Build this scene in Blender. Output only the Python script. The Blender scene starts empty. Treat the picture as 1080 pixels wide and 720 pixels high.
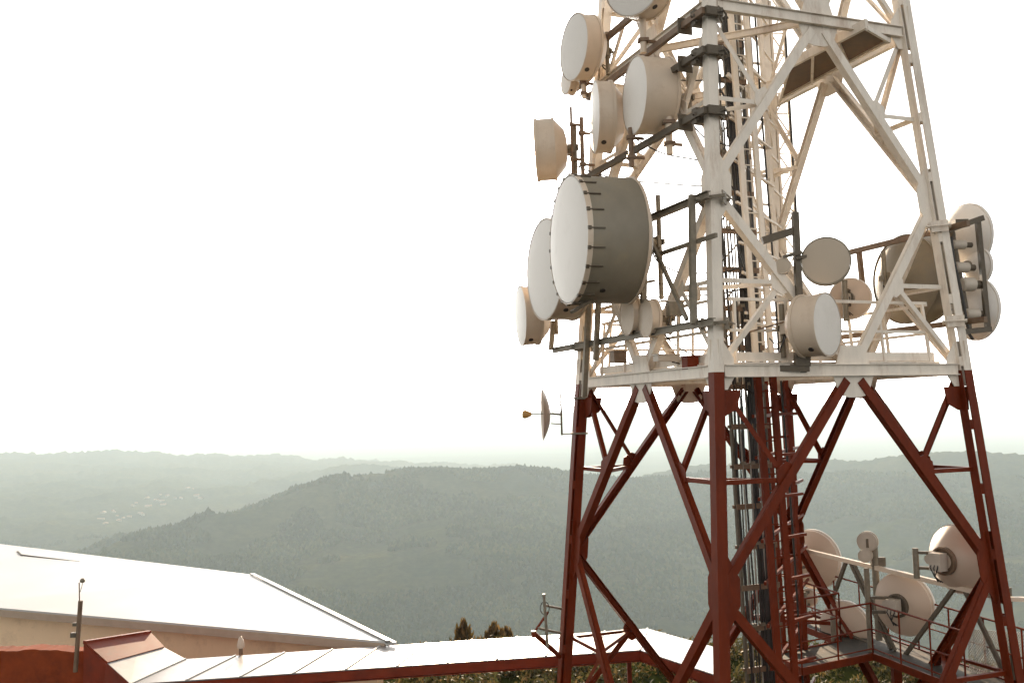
import bpy, math, random
import numpy as np
from mathutils import Vector, Matrix, noise
random.seed(7)
rng = np.random.default_rng(11)
scene = bpy.context.scene
COL = scene.collection
R = math.radians
V = Vector

# ------------------------------------------------------------------ camera model
FPX = 997.382
PITCH, ROLL = .0762109, -.0237828
cp, sp, cr, sr = math.cos(PITCH), math.sin(PITCH), math.cos(ROLL), math.sin(ROLL)
FW = V((0, cp, sp))
RT = V((cr, -sr * sp, sr * cp)); UP = V((-sr, -cr * sp, cr * cp))
RT = V((cr * 1, sr * -sp, sr * cp)); UP = V((-sr, cr * -sp, cr * cp))

def ray(px, py):
    return FW + RT * ((px - 540) / FPX) - UP * ((py - 360) / FPX)
def at(px, py, Y):
    d = ray(px, py); return d * (Y / d.y)
def onz(px, py, z):
    d = ray(px, py); return d * (z / d.z)
def mpp(P):                       # metres per photo pixel at a world point
    return V(P).dot(FW) / FPX

# ------------------------------------------------------------------ tower frame (plan is square, tapering)
TC = V((4.7267, 18.3282, 0)); TH = -.42614; TK = .0966773; Z1 = .613; HD = 3.6
ANG = {'N': -math.pi / 2, 'R': 0.0, 'F': math.pi / 2, 'L': math.pi}
def radial(c):
    a = TH + ANG[c]; return V((math.cos(a), math.sin(a), 0))
def corner(c, z):
    p = TC + radial(c) * (HD - TK * (z - Z1)); return V((p.x, p.y, z))
def lerp(a, b, t): return a + (b - a) * t
def on_face(a, b, t, z, out=0):
    p = lerp(corner(a, z), corner(b, z), t)
    n = (radial(a) + radial(b)).normalized()
    return p + n * out

# ------------------------------------------------------------------ materials
def new_mat(name):
    m = bpy.data.materials.new(name); m.use_nodes = True
    return m, m.node_tree.nodes, m.node_tree.links, m.node_tree.nodes['Principled BSDF']
def mat(name, col, rough=.5, metal=0, var=.18, scale=3., dirt=None, dirt_amt=.5, bump=0, spec=.5, stretch=(1, 1, 1), dscale=1.3):
    m, N, Lk, b = new_mat(name)
    tc = N.new('ShaderNodeTexCoord'); mp = N.new('ShaderNodeMapping'); mp.inputs['Scale'].default_value = stretch
    Lk.new(tc.outputs['Object'], mp.inputs['Vector'])
    nz = N.new('ShaderNodeTexNoise'); nz.inputs['Scale'].default_value = scale; nz.inputs['Detail'].default_value = 6; nz.inputs['Roughness'].default_value = .65
    Lk.new(mp.outputs[0], nz.inputs['Vector'])
    rp = N.new('ShaderNodeValToRGB'); rp.color_ramp.elements[0].position = .3; rp.color_ramp.elements[1].position = .72
    c = [max(0, v * (1 - var)) for v in col]; d = [min(1, v * (1 + var * .5)) for v in col]
    rp.color_ramp.elements[0].color = (*c, 1); rp.color_ramp.elements[1].color = (*d, 1)
    Lk.new(nz.outputs['Fac'], rp.inputs['Fac'])
    out = rp.outputs['Color']
    if dirt:
        n2 = N.new('ShaderNodeTexNoise'); n2.inputs['Scale'].default_value = dscale; n2.inputs['Detail'].default_value = 8; n2.inputs['Roughness'].default_value = .75
        Lk.new(mp.outputs[0], n2.inputs['Vector'])
        r2 = N.new('ShaderNodeValToRGB'); r2.color_ramp.elements[0].position = .52; r2.color_ramp.elements[1].position = .72
        r2.color_ramp.elements[0].color = (0, 0, 0, 1); r2.color_ramp.elements[1].color = (dirt_amt,) * 3 + (1,)
        Lk.new(n2.outputs['Fac'], r2.inputs['Fac'])
        mx = N.new('ShaderNodeMixRGB'); mx.inputs[2].default_value = (*dirt, 1)
        Lk.new(r2.outputs['Color'], mx.inputs[0]); Lk.new(out, mx.inputs[1]); out = mx.outputs[0]
    Lk.new(out, b.inputs['Base Color'])
    mr = N.new('ShaderNodeMapRange'); mr.inputs[3].default_value = max(.05, rough - .1); mr.inputs[4].default_value = min(1, rough + .14)
    Lk.new(nz.outputs['Fac'], mr.inputs[0]); Lk.new(mr.outputs[0], b.inputs['Roughness'])
    b.inputs['Metallic'].default_value = metal; b.inputs['Specular IOR Level'].default_value = spec
    if bump:
        bp = N.new('ShaderNodeBump'); bp.inputs['Strength'].default_value = bump; bp.inputs['Distance'].default_value = .01
        Lk.new(nz.outputs['Fac'], bp.inputs['Height']); Lk.new(bp.outputs[0], b.inputs['Normal'])
    return m

M = {}
M['white'] = mat('white_tower_paint', (.80, .72, .62), .42, var=.14, dirt=(.34, .20, .11), dirt_amt=.6, bump=.2, stretch=(1.6, 1.6, .45))
M['red'] = mat('red_tower_paint', (.155, .0235, .0062), .4, var=.25, dirt=(.075, .014, .006), dirt_amt=.75, bump=.2, spec=.12, stretch=(1.6, 1.6, .45))
M['radome'] = mat('white_radome', (.76, .71, .65), .5, var=.05, scale=.8, dirt=(.55, .50, .43), dirt_amt=.35)
M['radome_tan'] = mat('weathered_radome', (.46, .38, .29), .5, var=.06, scale=.8)
M['shroud'] = mat('cream_shroud', (.66, .54, .42), .42, var=.09, scale=1.4, dirt=(.36, .22, .12), dirt_amt=.4)
M['shroud_grey'] = mat('grey_shroud', (.25, .215, .16), .5, var=.2, scale=1.2, dirt=(.32, .25, .16), dirt_amt=.7, stretch=(1, 1, .6))
M['bowl'] = mat('white_bowl', (.54, .42, .325), .38, var=.05, scale=1.0, dirt=(.5, .4, .3), dirt_amt=.3)
M['galv'] = mat('galvanised_steel', (.22, .185, .135), .5, metal=.2, var=.3, scale=9)
M['dark'] = mat('dark_steel', (.115, .09, .06), .55, metal=.1, var=.3, scale=8)
M['brownsteel'] = mat('brown_steel', (.19, .12, .072), .5, metal=.2, var=.3, scale=6)
M['cable'] = mat('black_cable', (.022, .018, .015), .4, var=.3, scale=12)
M['cable_grey'] = mat('grey_cable', (.32, .30, .26), .35, metal=.3, var=.2, scale=12)
M['odu'] = mat('radio_unit_paint', (.52, .45, .37), .45, var=.15)
M['rubber'] = mat('dark_port', (.03, .025, .02), .6)
M['orange'] = mat('feed_horn', (.50, .27, .08), .5)
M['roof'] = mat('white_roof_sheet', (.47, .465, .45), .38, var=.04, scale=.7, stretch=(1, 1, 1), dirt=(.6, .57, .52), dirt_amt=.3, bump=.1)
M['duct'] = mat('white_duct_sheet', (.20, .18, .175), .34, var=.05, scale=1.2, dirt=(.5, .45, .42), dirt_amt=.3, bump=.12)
M['wall'] = mat('cream_render', (.86, .62, .40), .85, var=.08, scale=1.0, dirt=(.35, .22, .14), dirt_amt=.4, bump=.3)
M['fascia'] = mat('grey_fascia', (.42, .32, .24), .6, var=.12, spec=.2)
M['rustwall'] = mat('rust_red_render', (.24, .045, .013), .85, spec=.15, var=.45, scale=1.6, dirt=(.06, .015, .01), dirt_amt=.8, bump=.6, dscale=.9)
M['redduct'] = mat('red_duct_paint', (.20, .027, .008), .5, spec=.2, var=.3, scale=2, dirt=(.09, .02, .012), dirt_amt=.6)
M['deck'] = mat('deck_plate', (.042, .036, .026), .75, var=.35, scale=2.2, dirt=(.2, .12, .07), dirt_amt=.6, bump=.3)
M['bark'] = mat('bark', (.07, .045, .03), .9, var=.4, scale=4)
M['concrete'] = mat('concrete', (.32, .29, .25), .9, var=.2, scale=2, bump=.4)

def leaf_mat(name, c1, c2, c3, trans=.35):
    m, N, Lk, b = new_mat(name)
    g = N.new('ShaderNodeNewGeometry'); rp = N.new('ShaderNodeValToRGB')
    rp.color_ramp.elements[0].color = (*c1, 1); rp.color_ramp.elements[1].color = (*c3, 1)
    e = rp.color_ramp.elements.new(.5); e.color = (*c2, 1)
    Lk.new(g.outputs['Random Per Island'], rp.inputs['Fac']); Lk.new(rp.outputs[0], b.inputs['Base Color'])
    b.inputs['Roughness'].default_value = .6 if trans else 1.0; b.inputs['Specular IOR Level'].default_value = .3 if trans else 0
    if trans:
        t = N.new('ShaderNodeBsdfTranslucent'); Lk.new(rp.outputs[0], t.inputs['Color'])
        mx = N.new('ShaderNodeMixShader'); mx.inputs[0].default_value = trans
        Lk.new(b.outputs[0], mx.inputs[1]); Lk.new(t.outputs[0], mx.inputs[2])
        Lk.new(mx.outputs[0], N['Material Output'].inputs['Surface'])
    return m
M['scrub'] = leaf_mat('scrub_leaves', (.035, .04, .014), (.08, .075, .025), (.16, .10, .04))
M['needles'] = leaf_mat('pine_needles', (.06, .045, .016), (.13, .085, .03), (.22, .13, .045))
M['forest'] = leaf_mat('forest_crowns', (.010, .020, .006), (.022, .036, .010), (.046, .050, .017), 0)

fm = M['forest'].node_tree; fN, fL = fm.nodes, fm.links
ft = fN.new('ShaderNodeTexCoord'); fz = fN.new('ShaderNodeTexNoise'); fz.inputs['Scale'].default_value = .0045; fz.inputs['Detail'].default_value = 7; fz.inputs['Roughness'].default_value = .65
fr_ = fN.new('ShaderNodeValToRGB'); fr_.color_ramp.elements[0].position = .38; fr_.color_ramp.elements[1].position = .66; fr_.color_ramp.elements[0].color = (.55, .6, .5, 1); fr_.color_ramp.elements[1].color = (1.9, 1.6, 1.25, 1)
fx = fN.new('ShaderNodeMixRGB'); fx.blend_type = 'MULTIPLY'; fx.inputs[0].default_value = 1
fb = fN['Principled BSDF']; fsrc = fb.inputs['Base Color'].links[0].from_socket
fL.new(ft.outputs['Object'], fz.inputs['Vector']); fL.new(fz.outputs['Fac'], fr_.inputs['Fac']); fL.new(fsrc, fx.inputs[1]); fL.new(fr_.outputs[0], fx.inputs[2]); fL.new(fx.outputs[0], fb.inputs['Base Color'])
# ------------------------------------------------------------------ mesh builder
class MB:
    def __init__(s): s.v = []; s.f = []; s.m = []; s.sm = []
    def add(s, vs, fs, mi=0, smooth=False):
        o = len(s.v); s.v += [V(p) for p in vs]
        for f in fs: s.f.append([i + o for i in f]); s.m.append(mi); s.sm.append(smooth)
    def hexa(s, c, ax, ay, az, mi=0):
        vs = [c + ax * i + ay * j + az * k for k in (-1, 1) for j in (-1, 1) for i in (-1, 1)]
        s.add(vs, [(0, 2, 3, 1), (4, 5, 7, 6), (0, 1, 5, 4), (2, 6, 7, 3), (0, 4, 6, 2), (1, 3, 7, 5)], mi)
    def bar(s, p, q, w, h, up=(0, 0, 1), mi=0):
        p, q = V(p), V(q); d = q - p; L = d.length; d.normalize(); up = V(up)
        x = up.cross(d)
        if x.length < 1e-4: x = V((1, 0, 0)).cross(d)
        x.normalize(); y = d.cross(x)
        s.hexa((p + q) / 2, x * (w / 2), y * (h / 2), d * (L / 2), mi)
    def section(s, p, q, prof, x, y, mi=0):      # sweep a closed 2-D profile
        p, q = V(p), V(q); n = len(prof)
        vs = [p + x * a + y * b for a, b in prof] + [q + x * a + y * b for a, b in prof]
        fs = [(i, (i + 1) % n, n + (i + 1) % n, n + i) for i in range(n)]
        fs += [tuple(range(n - 1, -1, -1)), tuple(range(n, 2 * n))]
        s.add(vs, fs, mi)
    def angle(s, p, q, a, t, x, y, mi=0):        # L profile, apex at the line, flanges along x and y
        s.section(p, q, [(0, 0), (a, 0), (a, t), (t, t), (t, a), (0, a)], V(x), V(y), mi)
    def ibeam(s, p, q, w, h, t=.014, up=(0, 0, 1), mi=0):
        p, q = V(p), V(q); d = (q - p).normalized(); x = V(up).cross(d).normalized(); y = d.cross(x)
        W, Hh, T = w / 2, h / 2, t / 2
        s.section(p, q, [(-W, -Hh), (W, -Hh), (W, -Hh + t), (T, -Hh + t), (T, Hh - t), (W, Hh - t), (W, Hh), (-W, Hh), (-W, Hh - t), (-T, Hh - t), (-T, -Hh + t), (-W, -Hh + t)], x, y, mi)
    def tube(s, p, q, r, n=10, mi=0, r2=None):
        p, q = V(p), V(q); d = (q - p).normalized(); x = d.orthogonal().normalized(); y = d.cross(x); r2 = r if r2 is None else r2
        vs = []
        for c, rr in ((p, r), (q, r2)):
            vs += [c + (x * math.cos(2 * math.pi * i / n) + y * math.sin(2 * math.pi * i / n)) * rr for i in range(n)]
        s.add(vs, [(i, (i + 1) % n, n + (i + 1) % n, n + i) for i in range(n)], mi, True)
        s.add(vs[:n], [tuple(range(n - 1, -1, -1))], mi); s.add(vs[n:], [tuple(range(n))], mi)
    def path(s, pts, r, n=8, mi=0):
        pts = [V(p) for p in pts]; vs = []; m = len(pts); x = None
        for k, p in enumerate(pts):
            d = (pts[min(k + 1, m - 1)] - pts[max(k - 1, 0)]).normalized()
            x = d.orthogonal().normalized() if x is None else (x - d * x.dot(d)).normalized(); y = d.cross(x)
            vs += [p + (x * math.cos(2 * math.pi * i / n) + y * math.sin(2 * math.pi * i / n)) * r for i in range(n)]
        fs = [(k * n + i, k * n + (i + 1) % n, (k + 1) * n + (i + 1) % n, (k + 1) * n + i) for k in range(m - 1) for i in range(n)]
        fs += [tuple(range(n - 1, -1, -1)), tuple(range((m - 1) * n, m * n))]
        s.add(vs, fs, mi, True)
    def plate(s, pts, th, nrm=None, mi=0):       # extruded polygon, centred on its plane
        pts = [V(p) for p in pts]
        n = V(nrm).normalized() if nrm is not None else (pts[1] - pts[0]).cross(pts[2] - pts[0]).normalized()
        k = len(pts); a = [p + n * th / 2 for p in pts]; b = [p - n * th / 2 for p in pts]
        s.add(a + b, [tuple(range(k)), tuple(range(2 * k - 1, k - 1, -1))] + [(i, k + i, k + (i + 1) % k, (i + 1) % k) for i in range(k)], mi)
    def lathe(s, c, ax, prof, n=48, mi=0, sharp=False):   # prof: (radius, distance along axis)
        c, ax = V(c), V(ax).normalized(); x = ax.cross(V((0, 0, 1)))
        x = x.normalized() if x.length > 1e-3 else V((1, 0, 0)); y = x.cross(ax)
        vs = []; idx = []
        for r, t in prof:
            if r < 1e-5: idx.append((len(vs), 1)); vs.append(c + ax * t)
            else:
                idx.append((len(vs), n)); vs += [c + ax * t + (x * math.cos(2 * math.pi * i / n) + y * math.sin(2 * math.pi * i / n)) * r for i in range(n)]
        fs = []
        for (a, na), (b, nb) in zip(idx, idx[1:]):
            for i in range(n):
                j = (i + 1) % n
                if na == 1 and nb == 1: continue
                if na == 1: fs.append((a, b + i, b + j))
                elif nb == 1: fs.append((a + i, b, a + j))
                else: fs.append((a + i, b + i, b + j, a + j))
        s.add(vs, fs, mi, True)
    def build(s, name, mats, parent=None, origin=None, label=None):
        if not isinstance(mats, (list, tuple)): mats = [mats]
        if parent is not None: origin = V(parent['_org'])
        elif origin is None: origin = sum(s.v, V()) / len(s.v)
        me = bpy.data.meshes.new(name)
        me.from_pydata([tuple(p - V(origin)) for p in s.v], [], s.f)
        for m in mats: me.materials.append(m)
        me.polygons.foreach_set('material_index', s.m); me.polygons.foreach_set('use_smooth', s.sm)
        me.update()
        import bmesh
        b = bmesh.new(); b.from_mesh(me); bmesh.ops.recalc_face_normals(b, faces=b.faces)
        for e in b.edges:
            if len(e.link_faces) == 2 and e.calc_face_angle(0) > R(35): e.smooth = False
        b.to_mesh(me); b.free()
        o = bpy.data.objects.new(name, me); COL.objects.link(o)
        if parent is not None: o.parent = parent; o['_org'] = tuple(origin)
        else: o.location = origin; o['_org'] = tuple(origin)
        if label: o['label'] = label
        return o
def tag(o, label, cat, group=None):
    o['label'] = label; o['category'] = cat
    if group: o['group'] = group
    return o
def thing(name, loc, label, cat, group=None):
    o = bpy.data.objects.new(name, None); COL.objects.link(o); o.location = loc; o.empty_display_size = .2
    o['_org'] = tuple(loc)
    return tag(o, label, cat, group)
def az(deg, el=0):
    return V((math.cos(R(deg)) * math.cos(R(el)), math.sin(R(deg)) * math.cos(R(el)), math.sin(R(el))))
ZV = V((0, 0, 1))

# ================================================================== TOWER
APEX = [.60, 6.85, 13.3]; NODE = [-2.85, 3.65, 10.0]; LOW = -6.35; GZ = -7.6
def colour_of(z): return 0 if z > .6 else 1
WR = [M['white'], M['red']]
tower = thing('telecom_tower', (TC.x, TC.y, GZ), 'tapering steel lattice mast painted white above and dark red below, standing past the white duct', 'mast')
for c in 'NRFL':
    mb = MB(); rho = radial(c); tau = V((-rho.y, rho.x, 0))
    for za, zb, mi in ((GZ, .58, 1), (.58, 12.6, 0)):
        for s_ in (1, -1):
            pa, pb = corner(c, za) + rho * .155 * s_, corner(c, zb) + rho * .155 * s_
            f1 = (-rho * s_ + tau).normalized(); f2 = (-rho * s_ - tau).normalized()
            mb.angle(pa, pb, .175, .018, f1, f2, mi)
    leg = mb.build('leg', WR, tower)
    z = GZ + .5
    while z < 12.4:
        p = corner(c, z)
        for s_ in (1, -1):
            mb = MB(); mb.hexa(p + tau * .108 * s_, rho * .034, tau * .009, V((0, 0, .085))); mb.build('batten', M['white'] if z > .6 else M['red'], leg)
        z += 1.12
    mb = MB(); p = corner(c, GZ)
    mb.hexa(V((p.x, p.y, GZ - .2)), V((.5, 0, 0)), V((0, .5, 0)), V((0, 0, .35)))
    mb.build('footing', M['concrete'], tower)

FACES = [('N', 'L'), ('N', 'R'), ('L', 'F'), ('F', 'R')]
def apex_t(a, b): return .53 if (a, b) == ('N', 'R') else .5
midnodes = {}
for a, b in FACES:
    nrm = (radial(a) + radial(b)).normalized()
    for za, zn in ((.6, -2.85), (LOW, -2.85), (.6, 3.65), (6.85, 3.65), (6.85, 10.0)):
        mi = colour_of(min(za, zn) + .3 if za <= .6 and zn < .6 else 5)
        m_ = M['white'] if mi == 0 else M['red']
        A = on_face(a, b, apex_t(a, b), za)
        for c in (a, b):
            B_ = corner(c, zn); zm = (za + zn) / 2
            d = (B_ - A).normalized(); side = nrm.cross(d).normalized()
            if side.z < 0: side = -side
            mb = MB()
            p, q = A + d * .22, B_ - d * .2
            w = .15
            mb.angle(p - side * w / 2, q - side * w / 2, w, .016, side, -nrm)
            mb.angle(p + side * w / 2 - nrm * .03, q + side * w / 2 - nrm * .03, w * .62, .014, -side, -nrm)
            mb.build('diagonal_brace', m_, tower)
            mid = lerp(A, B_, .5); leg_p = corner(c, zm)
            midnodes[(a, b, c, za, zn)] = mid
            # horizontal from the mid node to the leg
            h = (leg_p - mid).normalized(); mb = MB()
            mb.angle(mid + h * .05 - nrm * .05, leg_p - h * .1 - nrm * .05, .075, .008, -ZV, -nrm)
            mb.build('horizontal_strut', m_, tower)
            # secondary brace from the mid node to the leg at the apex level
            lt = corner(c, za); s2 = (lt - mid).normalized(); sd = nrm.cross(s2).normalized(); mb = MB()
            mb.angle(mid + s2 * .08 - nrm * .07, lt - s2 * .2 - nrm * .07, .085, .009, sd, -nrm)
            mb.build('secondary_brace', m_, tower)
            # node plate on the diagonal
            e1 = d; e2 = side; toward = 1 if h.dot(side) > 0 else -1
            mb = MB()
            mb.plate([mid + e1 * x + e2 * y * toward - nrm * .052 for x, y in ((-.27, -.08), (.27, -.08), (.18, .15), (.02, .25), (-.18, .18))], .014, nrm)
            mb.build('node_plate', m_, tower)
# leg gussets and apex gussets
for a, b in FACES:
    nrm = (radial(a) + radial(b)).normalized(); e = (corner(b, 0) - corner(a, 0)).normalized()
    for zn in (-2.85, 3.65):
        for c, sg in ((a, 1), (b, -1)):
            ax = (corner(c, zn + .5) - corner(c, zn - .5)).normalized(); p = corner(c, zn); mb = MB()
            mb.plate([p + e * sg * x + ax * y - nrm * .012 for x, y in ((-.1, -.62), (.12, -.62), (.36, -.18), (.36, .22), (.12, .62), (-.1, .62))], .018, nrm)
            mb.build('gusset_plate', M['red'] if zn < 0 else M['white'], tower)
    for za in (.6, 6.85):
        p = on_face(a, b, apex_t(a, b), za); mb = MB()
        mb.plate([p + e * x + ZV * y - nrm * .015 for x, y in ((-.3, -.42), (-.1, -.46), (.1, -.46), (.3, -.42), (.42, -.1), (.24, .42), (-.24, .42), (-.42, -.1))], .018, nrm)
        mb.build('gusset_plate', M['white'], tower)
        for c, sg in ((a, 1), (b, -1)):
            q = corner(c, za); mb = MB()
            mb.plate([q + e * sg * x + ZV * y - nrm * .012 for x, y in ((-.1, -.3), (.2, -.3), (.34, -.1), (.34, .2), (.14, .5), (-.1, .5))], .016, nrm)
            mb.build('gusset_plate', M['white'], tower)
            if za == .6:
                mb = MB()
                mb.plate([q + e * sg * x + ZV * y - nrm * .012 for x, y in ((-.1, -.72), (.14, -.72), (.38, -.6), (.44, -.306), (-.1, -.306))], .016, nrm)
                mb.build('gusset_plate', M['red'], tower)
        mb = MB(); q1 = corner(a, za) + e * .14 + nrm * .03; q2 = corner(b, za) - e * .14 + nrm * .03
        mb.ibeam(q1, q2, .11, .2)
        mb.build('platform_beam', M['white'], tower)
# connecting bars across the corners, between the mid nodes of two neighbouring faces
for za, zn in ((.6, -2.85), (LOW, -2.85), (.6, 3.65), (6.85, 3.65)):
    for c in 'NRFL':
        ms = [v for k, v in midnodes.items() if k[2] == c and k[3] == za and k[4] == zn]
        if len(ms) == 2:
            mb = MB(); d = (ms[1] - ms[0]).normalized(); x = ZV.cross(d).normalized()
            mb.angle(ms[0] + d * .1 - ZV * .02, ms[1] - d * .1 - ZV * .02, .075, .008, -ZV, x)
            mb.build('corner_tie', M['red'] if zn < 0 else M['white'], tower)
# inner horizontal ring at the platform, deck and toe boards
for a, b in FACES:
    nrm = (radial(a) + radial(b)).normalized(); e = (corner(b, 0) - corner(a, 0)).normalized()
    def fp(t, inn, z): return on_face(a, b, t, z) - nrm * inn
    mb = MB()
    mb.plate([fp(.07, .14, .735), fp(.93, .14, .735), fp(.8, .95, .735), fp(.2, .95, .735)], .03, ZV)
    mb.build('platform_deck', M['white'], tower)
    mb = MB()
    mb.ibeam(fp(.19, .97, .66), fp(.81, .97, .66), .08, .14)
    mb.build('inner_beam', M['white'], tower)
    mb = MB(); n = 5
    for k in range(n):
        t = .1 + .8 * k / (n - 1); mb.bar(fp(t, .2, .75), fp(t, .2, 1.82), .045, .045, nrm)
    for zz in (1.28, 1.8): mb.bar(fp(.08, .2, zz), fp(.92, .2, zz), .05, .05, nrm)
    mb.bar(fp(.08, .2, .84), fp(.92, .2, .84), .012, .15)
    mb.build('platform_railing', M['white'], tower)
# high catwalk on the back right face
pts = [onz(822, 104, 6.72), onz(938, 41, 6.72), onz(914, 27, 6.72), onz(832, 70, 6.72)]
mb = MB(); mb.plate(pts, .02, ZV); mb.build('catwalk_deck', M['brownsteel'], tower)
mb = MB(); mb.bar(pts[0] + ZV * .03, pts[1] + ZV * .03, .07, .17); mb.bar(pts[3] + ZV * .03, pts[2] + ZV * .03, .07, .17)
for t in (.0, .33, .66, 1): mb.bar(lerp(pts[0], pts[1], t) - ZV * .05, lerp(pts[3], pts[2], t) - ZV * .05, .05, .08)
mb.build('catwalk_frame', M['white'], tower)
# plan diagonals at the upper ring
for za in (6.85,):
    ms = [on_face(a, b, .5, za - .02) for a, b in FACES]
    for i, j in ((0, 1), (1, 3), (3, 2), (2, 0)):
        mb = MB(); d = (ms[j] - ms[i]).normalized(); mb.ibeam(ms[i] + d * .1, ms[j] - d * .1, .08, .13); mb.build('plan_brace', M['white'], tower)

# ------------------------------------------------------------------ ladders and cables in the core
lad = thing('cable_ladder', at(786, 700, 17.6), 'tall ladder packed with black and grey feeder cables up the middle of the mast', 'cable ladder')
ux = V((.93, .37, 0)).normalized(); uy = V((-ux.y, ux.x, 0))
base = at(785, 380, 17.9)
def lp(s_, z, o=0): return V((base.x, base.y, 0)) + ux * s_ + uy * o + V((.022 * (-z), 0, z))
for s_ in (-.36, .40):
    mb = MB(); mb.bar(lp(s_, -7.4), lp(s_, 8.6), .05, .07, uy); mb.build('rail', M['dark'], lad)
z = -7
while z < 8.5:
    mb = MB(); mb.bar(lp(-.42, z, .02), lp(.46, z, .02), .05, .06); mb.bar(lp(-.40, z, -.07), lp(.44, z, -.07), .02, .10); mb.build('rung', M['brownsteel'], lad); z += .74
cab = [(-.26, .014, 0), (-.18, .014, 0), (.0, .024, 0), (.125, .03, 0), (.18, .03, 0), (.24, .026, 0), (-.31, .024, 0), (-.22, .016, 1), (-.13, .018, 0), (-.05, .016, 1), (.03, .032, 0), (.095, .034, 0), (.155, .022, 1), (.21, .034, 0), (.265, .028, 0), (.32, .016, 1), (.36, .02, 0)]
for i, (s_, r_, g) in enumerate(cab):
    pts = []
    ph = random.random() * 6
    top = 8.6 if i % 4 else 5.5
    for k in range(28):
        z = -7.3 + (top + 7.3) * k / 27
        pts.append(lp(s_ + .012 * math.sin(z * 1.3 + ph), z, -.05 - .02 * math.sin(z * .9 + ph)))
    mb = MB(); mb.path(pts, r_, 8); mb.build('feeder_cable', M['cable_grey'] if g else M['cable'], lad)
for z in np.arange(-7, 8.4, 1.48):
    for s_ in (-.2, .0, .2, .32): mb = MB(); mb.hexa(lp(s_, z + .06, -.075), ux * .05, uy * .025, V((0, 0, .03))); mb.build('clamp', M['galv'], lad)

lad2 = thing('cable_ladder', at(812, 700, 19), 'narrow cable tray with few cables between the climbing ladder and the rear leg', 'cable tray')
b2 = at(818, 380, 19.4)
def lq(s_, z, o=0): return V((b2.x, b2.y, 0)) + ux * s_ + uy * o + V((.03 * (-z), .01 * -z, z))
for s_ in (-.26, .24):
    mb = MB(); mb.bar(lq(s_, -7.4), lq(s_, .58), .09, .06, uy, 1); mb.bar(lq(s_, .58), lq(s_, 8.8), .09, .06, uy, 0); mb.build('rail', WR, lad2)
z = -7.2
while z < 8.6:
    mb = MB(); mb.bar(lq(-.28, z), lq(.26, z), .03, .05); mb.build('rung', M['white'] if z > .6 else M['red'], lad2); z += .6
for i, (s_, r_, g) in enumerate([(-.15, .02, 1), (-.06, .026, 0), (.10, .022, 0)]):
    ph = random.random() * 6
    mb = MB(); mb.path([lq(s_ + .01 * math.sin(k * .7 + ph), -7.3 + 15.6 * k / 24, -.05) for k in range(25)], r_, 8)
    mb.build('feeder_cable', M['cable_grey'] if g else M['cable'], lad2)

cl = thing('climbing_ladder', at(805, 700, 17.2), 'red and white climbing ladder with close rungs in the middle of the mast', 'ladder')
b3 = at(807, 380, 17.3)
def lr(s_, z, o=0): return V((b3.x, b3.y, 0)) + ux * s_ + uy * o + V((.03 * (-z), 0, z))
for s_ in (-.17, .17):
    mb = MB(); mb.bar(lr(s_, -7.4), lr(s_, .58), .13, .06, uy, 1); mb.bar(lr(s_, .58), lr(s_, 8.8), .11, .06, uy, 0); mb.build('rail', WR, cl)
z = -7.2
while z < 8.7:
    mb = MB(); mb.tube(lr(-.15, z), lr(.15, z), .012, 6); mb.build('rung', WR[colour_of(z)], cl); z += .3

mb = MB(); z = -6.9
while z < .4:
    p_ = corner('F', z); mb.bar(lr(-.25, z, .1), V((p_.x + .2, p_.y - .18, z)), .05, .06, ZV); mb.bar(lr(.2, z + .03, .1), lr(.2, z + .03, .1) + V((.55, .45, 0)), .07, .05, ZV); z += .75
mb.build('bracket', M['red'], cl)
mb = MB()
for z_ in np.arange(1.0, 8.6, .75):
    p_ = corner('F', z_); mb.bar(lr(-.25, z_, .1), V((p_.x + .1, p_.y - .18, z_)), .04, .05, ZV)
mb.build('bracket', M['white'], cl)

for k, z_ in enumerate((1.3, 2.0, 2.75, 3.5, 4.3, 5.1, 5.9, 6.5)):
    for c_, (a0, sx) in (('N', (lp(-.36, z_), 1)), ('F', (lq(.24, z_), -1))):
        p_ = corner(c_, z_); d_ = (a0 - p_).normalized()
        mb = MB(); mb.angle(p_ + d_ * .12, a0, .05, .008, -ZV, ZV.cross(d_)); mb.build('support_arm', M['white'], cl)
    mb = MB(); mb.bar(lp(-.36, z_, .03), lp(.40, z_ + .7, .03), .03, .012, uy); mb.build('lacing', M['white'], lad)
    mb = MB(); mb.bar(lr(-.3, z_ + .3, .06), lq(.3, z_ + .3, 0), .045, .04, ZV); mb.build('support_arm', M['white'], cl)
for k in range(7):
    z_ = [7.4, 6.1, 5.2, 3.0, 2.1, 1.5, .95][k]; a0 = lp(-.3 + .1 * k, z_, -.1); b0 = lr(.2 - .08 * k, z_ - .5 - .2 * random.random(), .2); mid_ = lerp(a0, b0, .5) - ZV * (.35 + .3 * random.random()) + uy * -.25
    mb = MB(); mb.path([a0 + ZV * .3, a0, lerp(a0, mid_, .6), mid_, lerp(mid_, b0, .5) - ZV * .05, b0, b0 + ZV * .4], .02, 6); mb.build('feeder_cable', M['cable'], lad)
for z_ in (.64,):
    for a_, b_ in (('N', 'F'), ('L', 'R')):
        p_, q_ = corner(a_, z_), corner(b_, z_); d_ = (q_ - p_).normalized(); z0_ = ZV * (.0 if a_ == 'N' else -.09)
        mb = MB(); mb.ibeam(p_ + d_ * .25 + z0_, q_ - d_ * .25 + z0_, .07, .08); mb.build('plan_brace', M['white'], tower)
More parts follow.
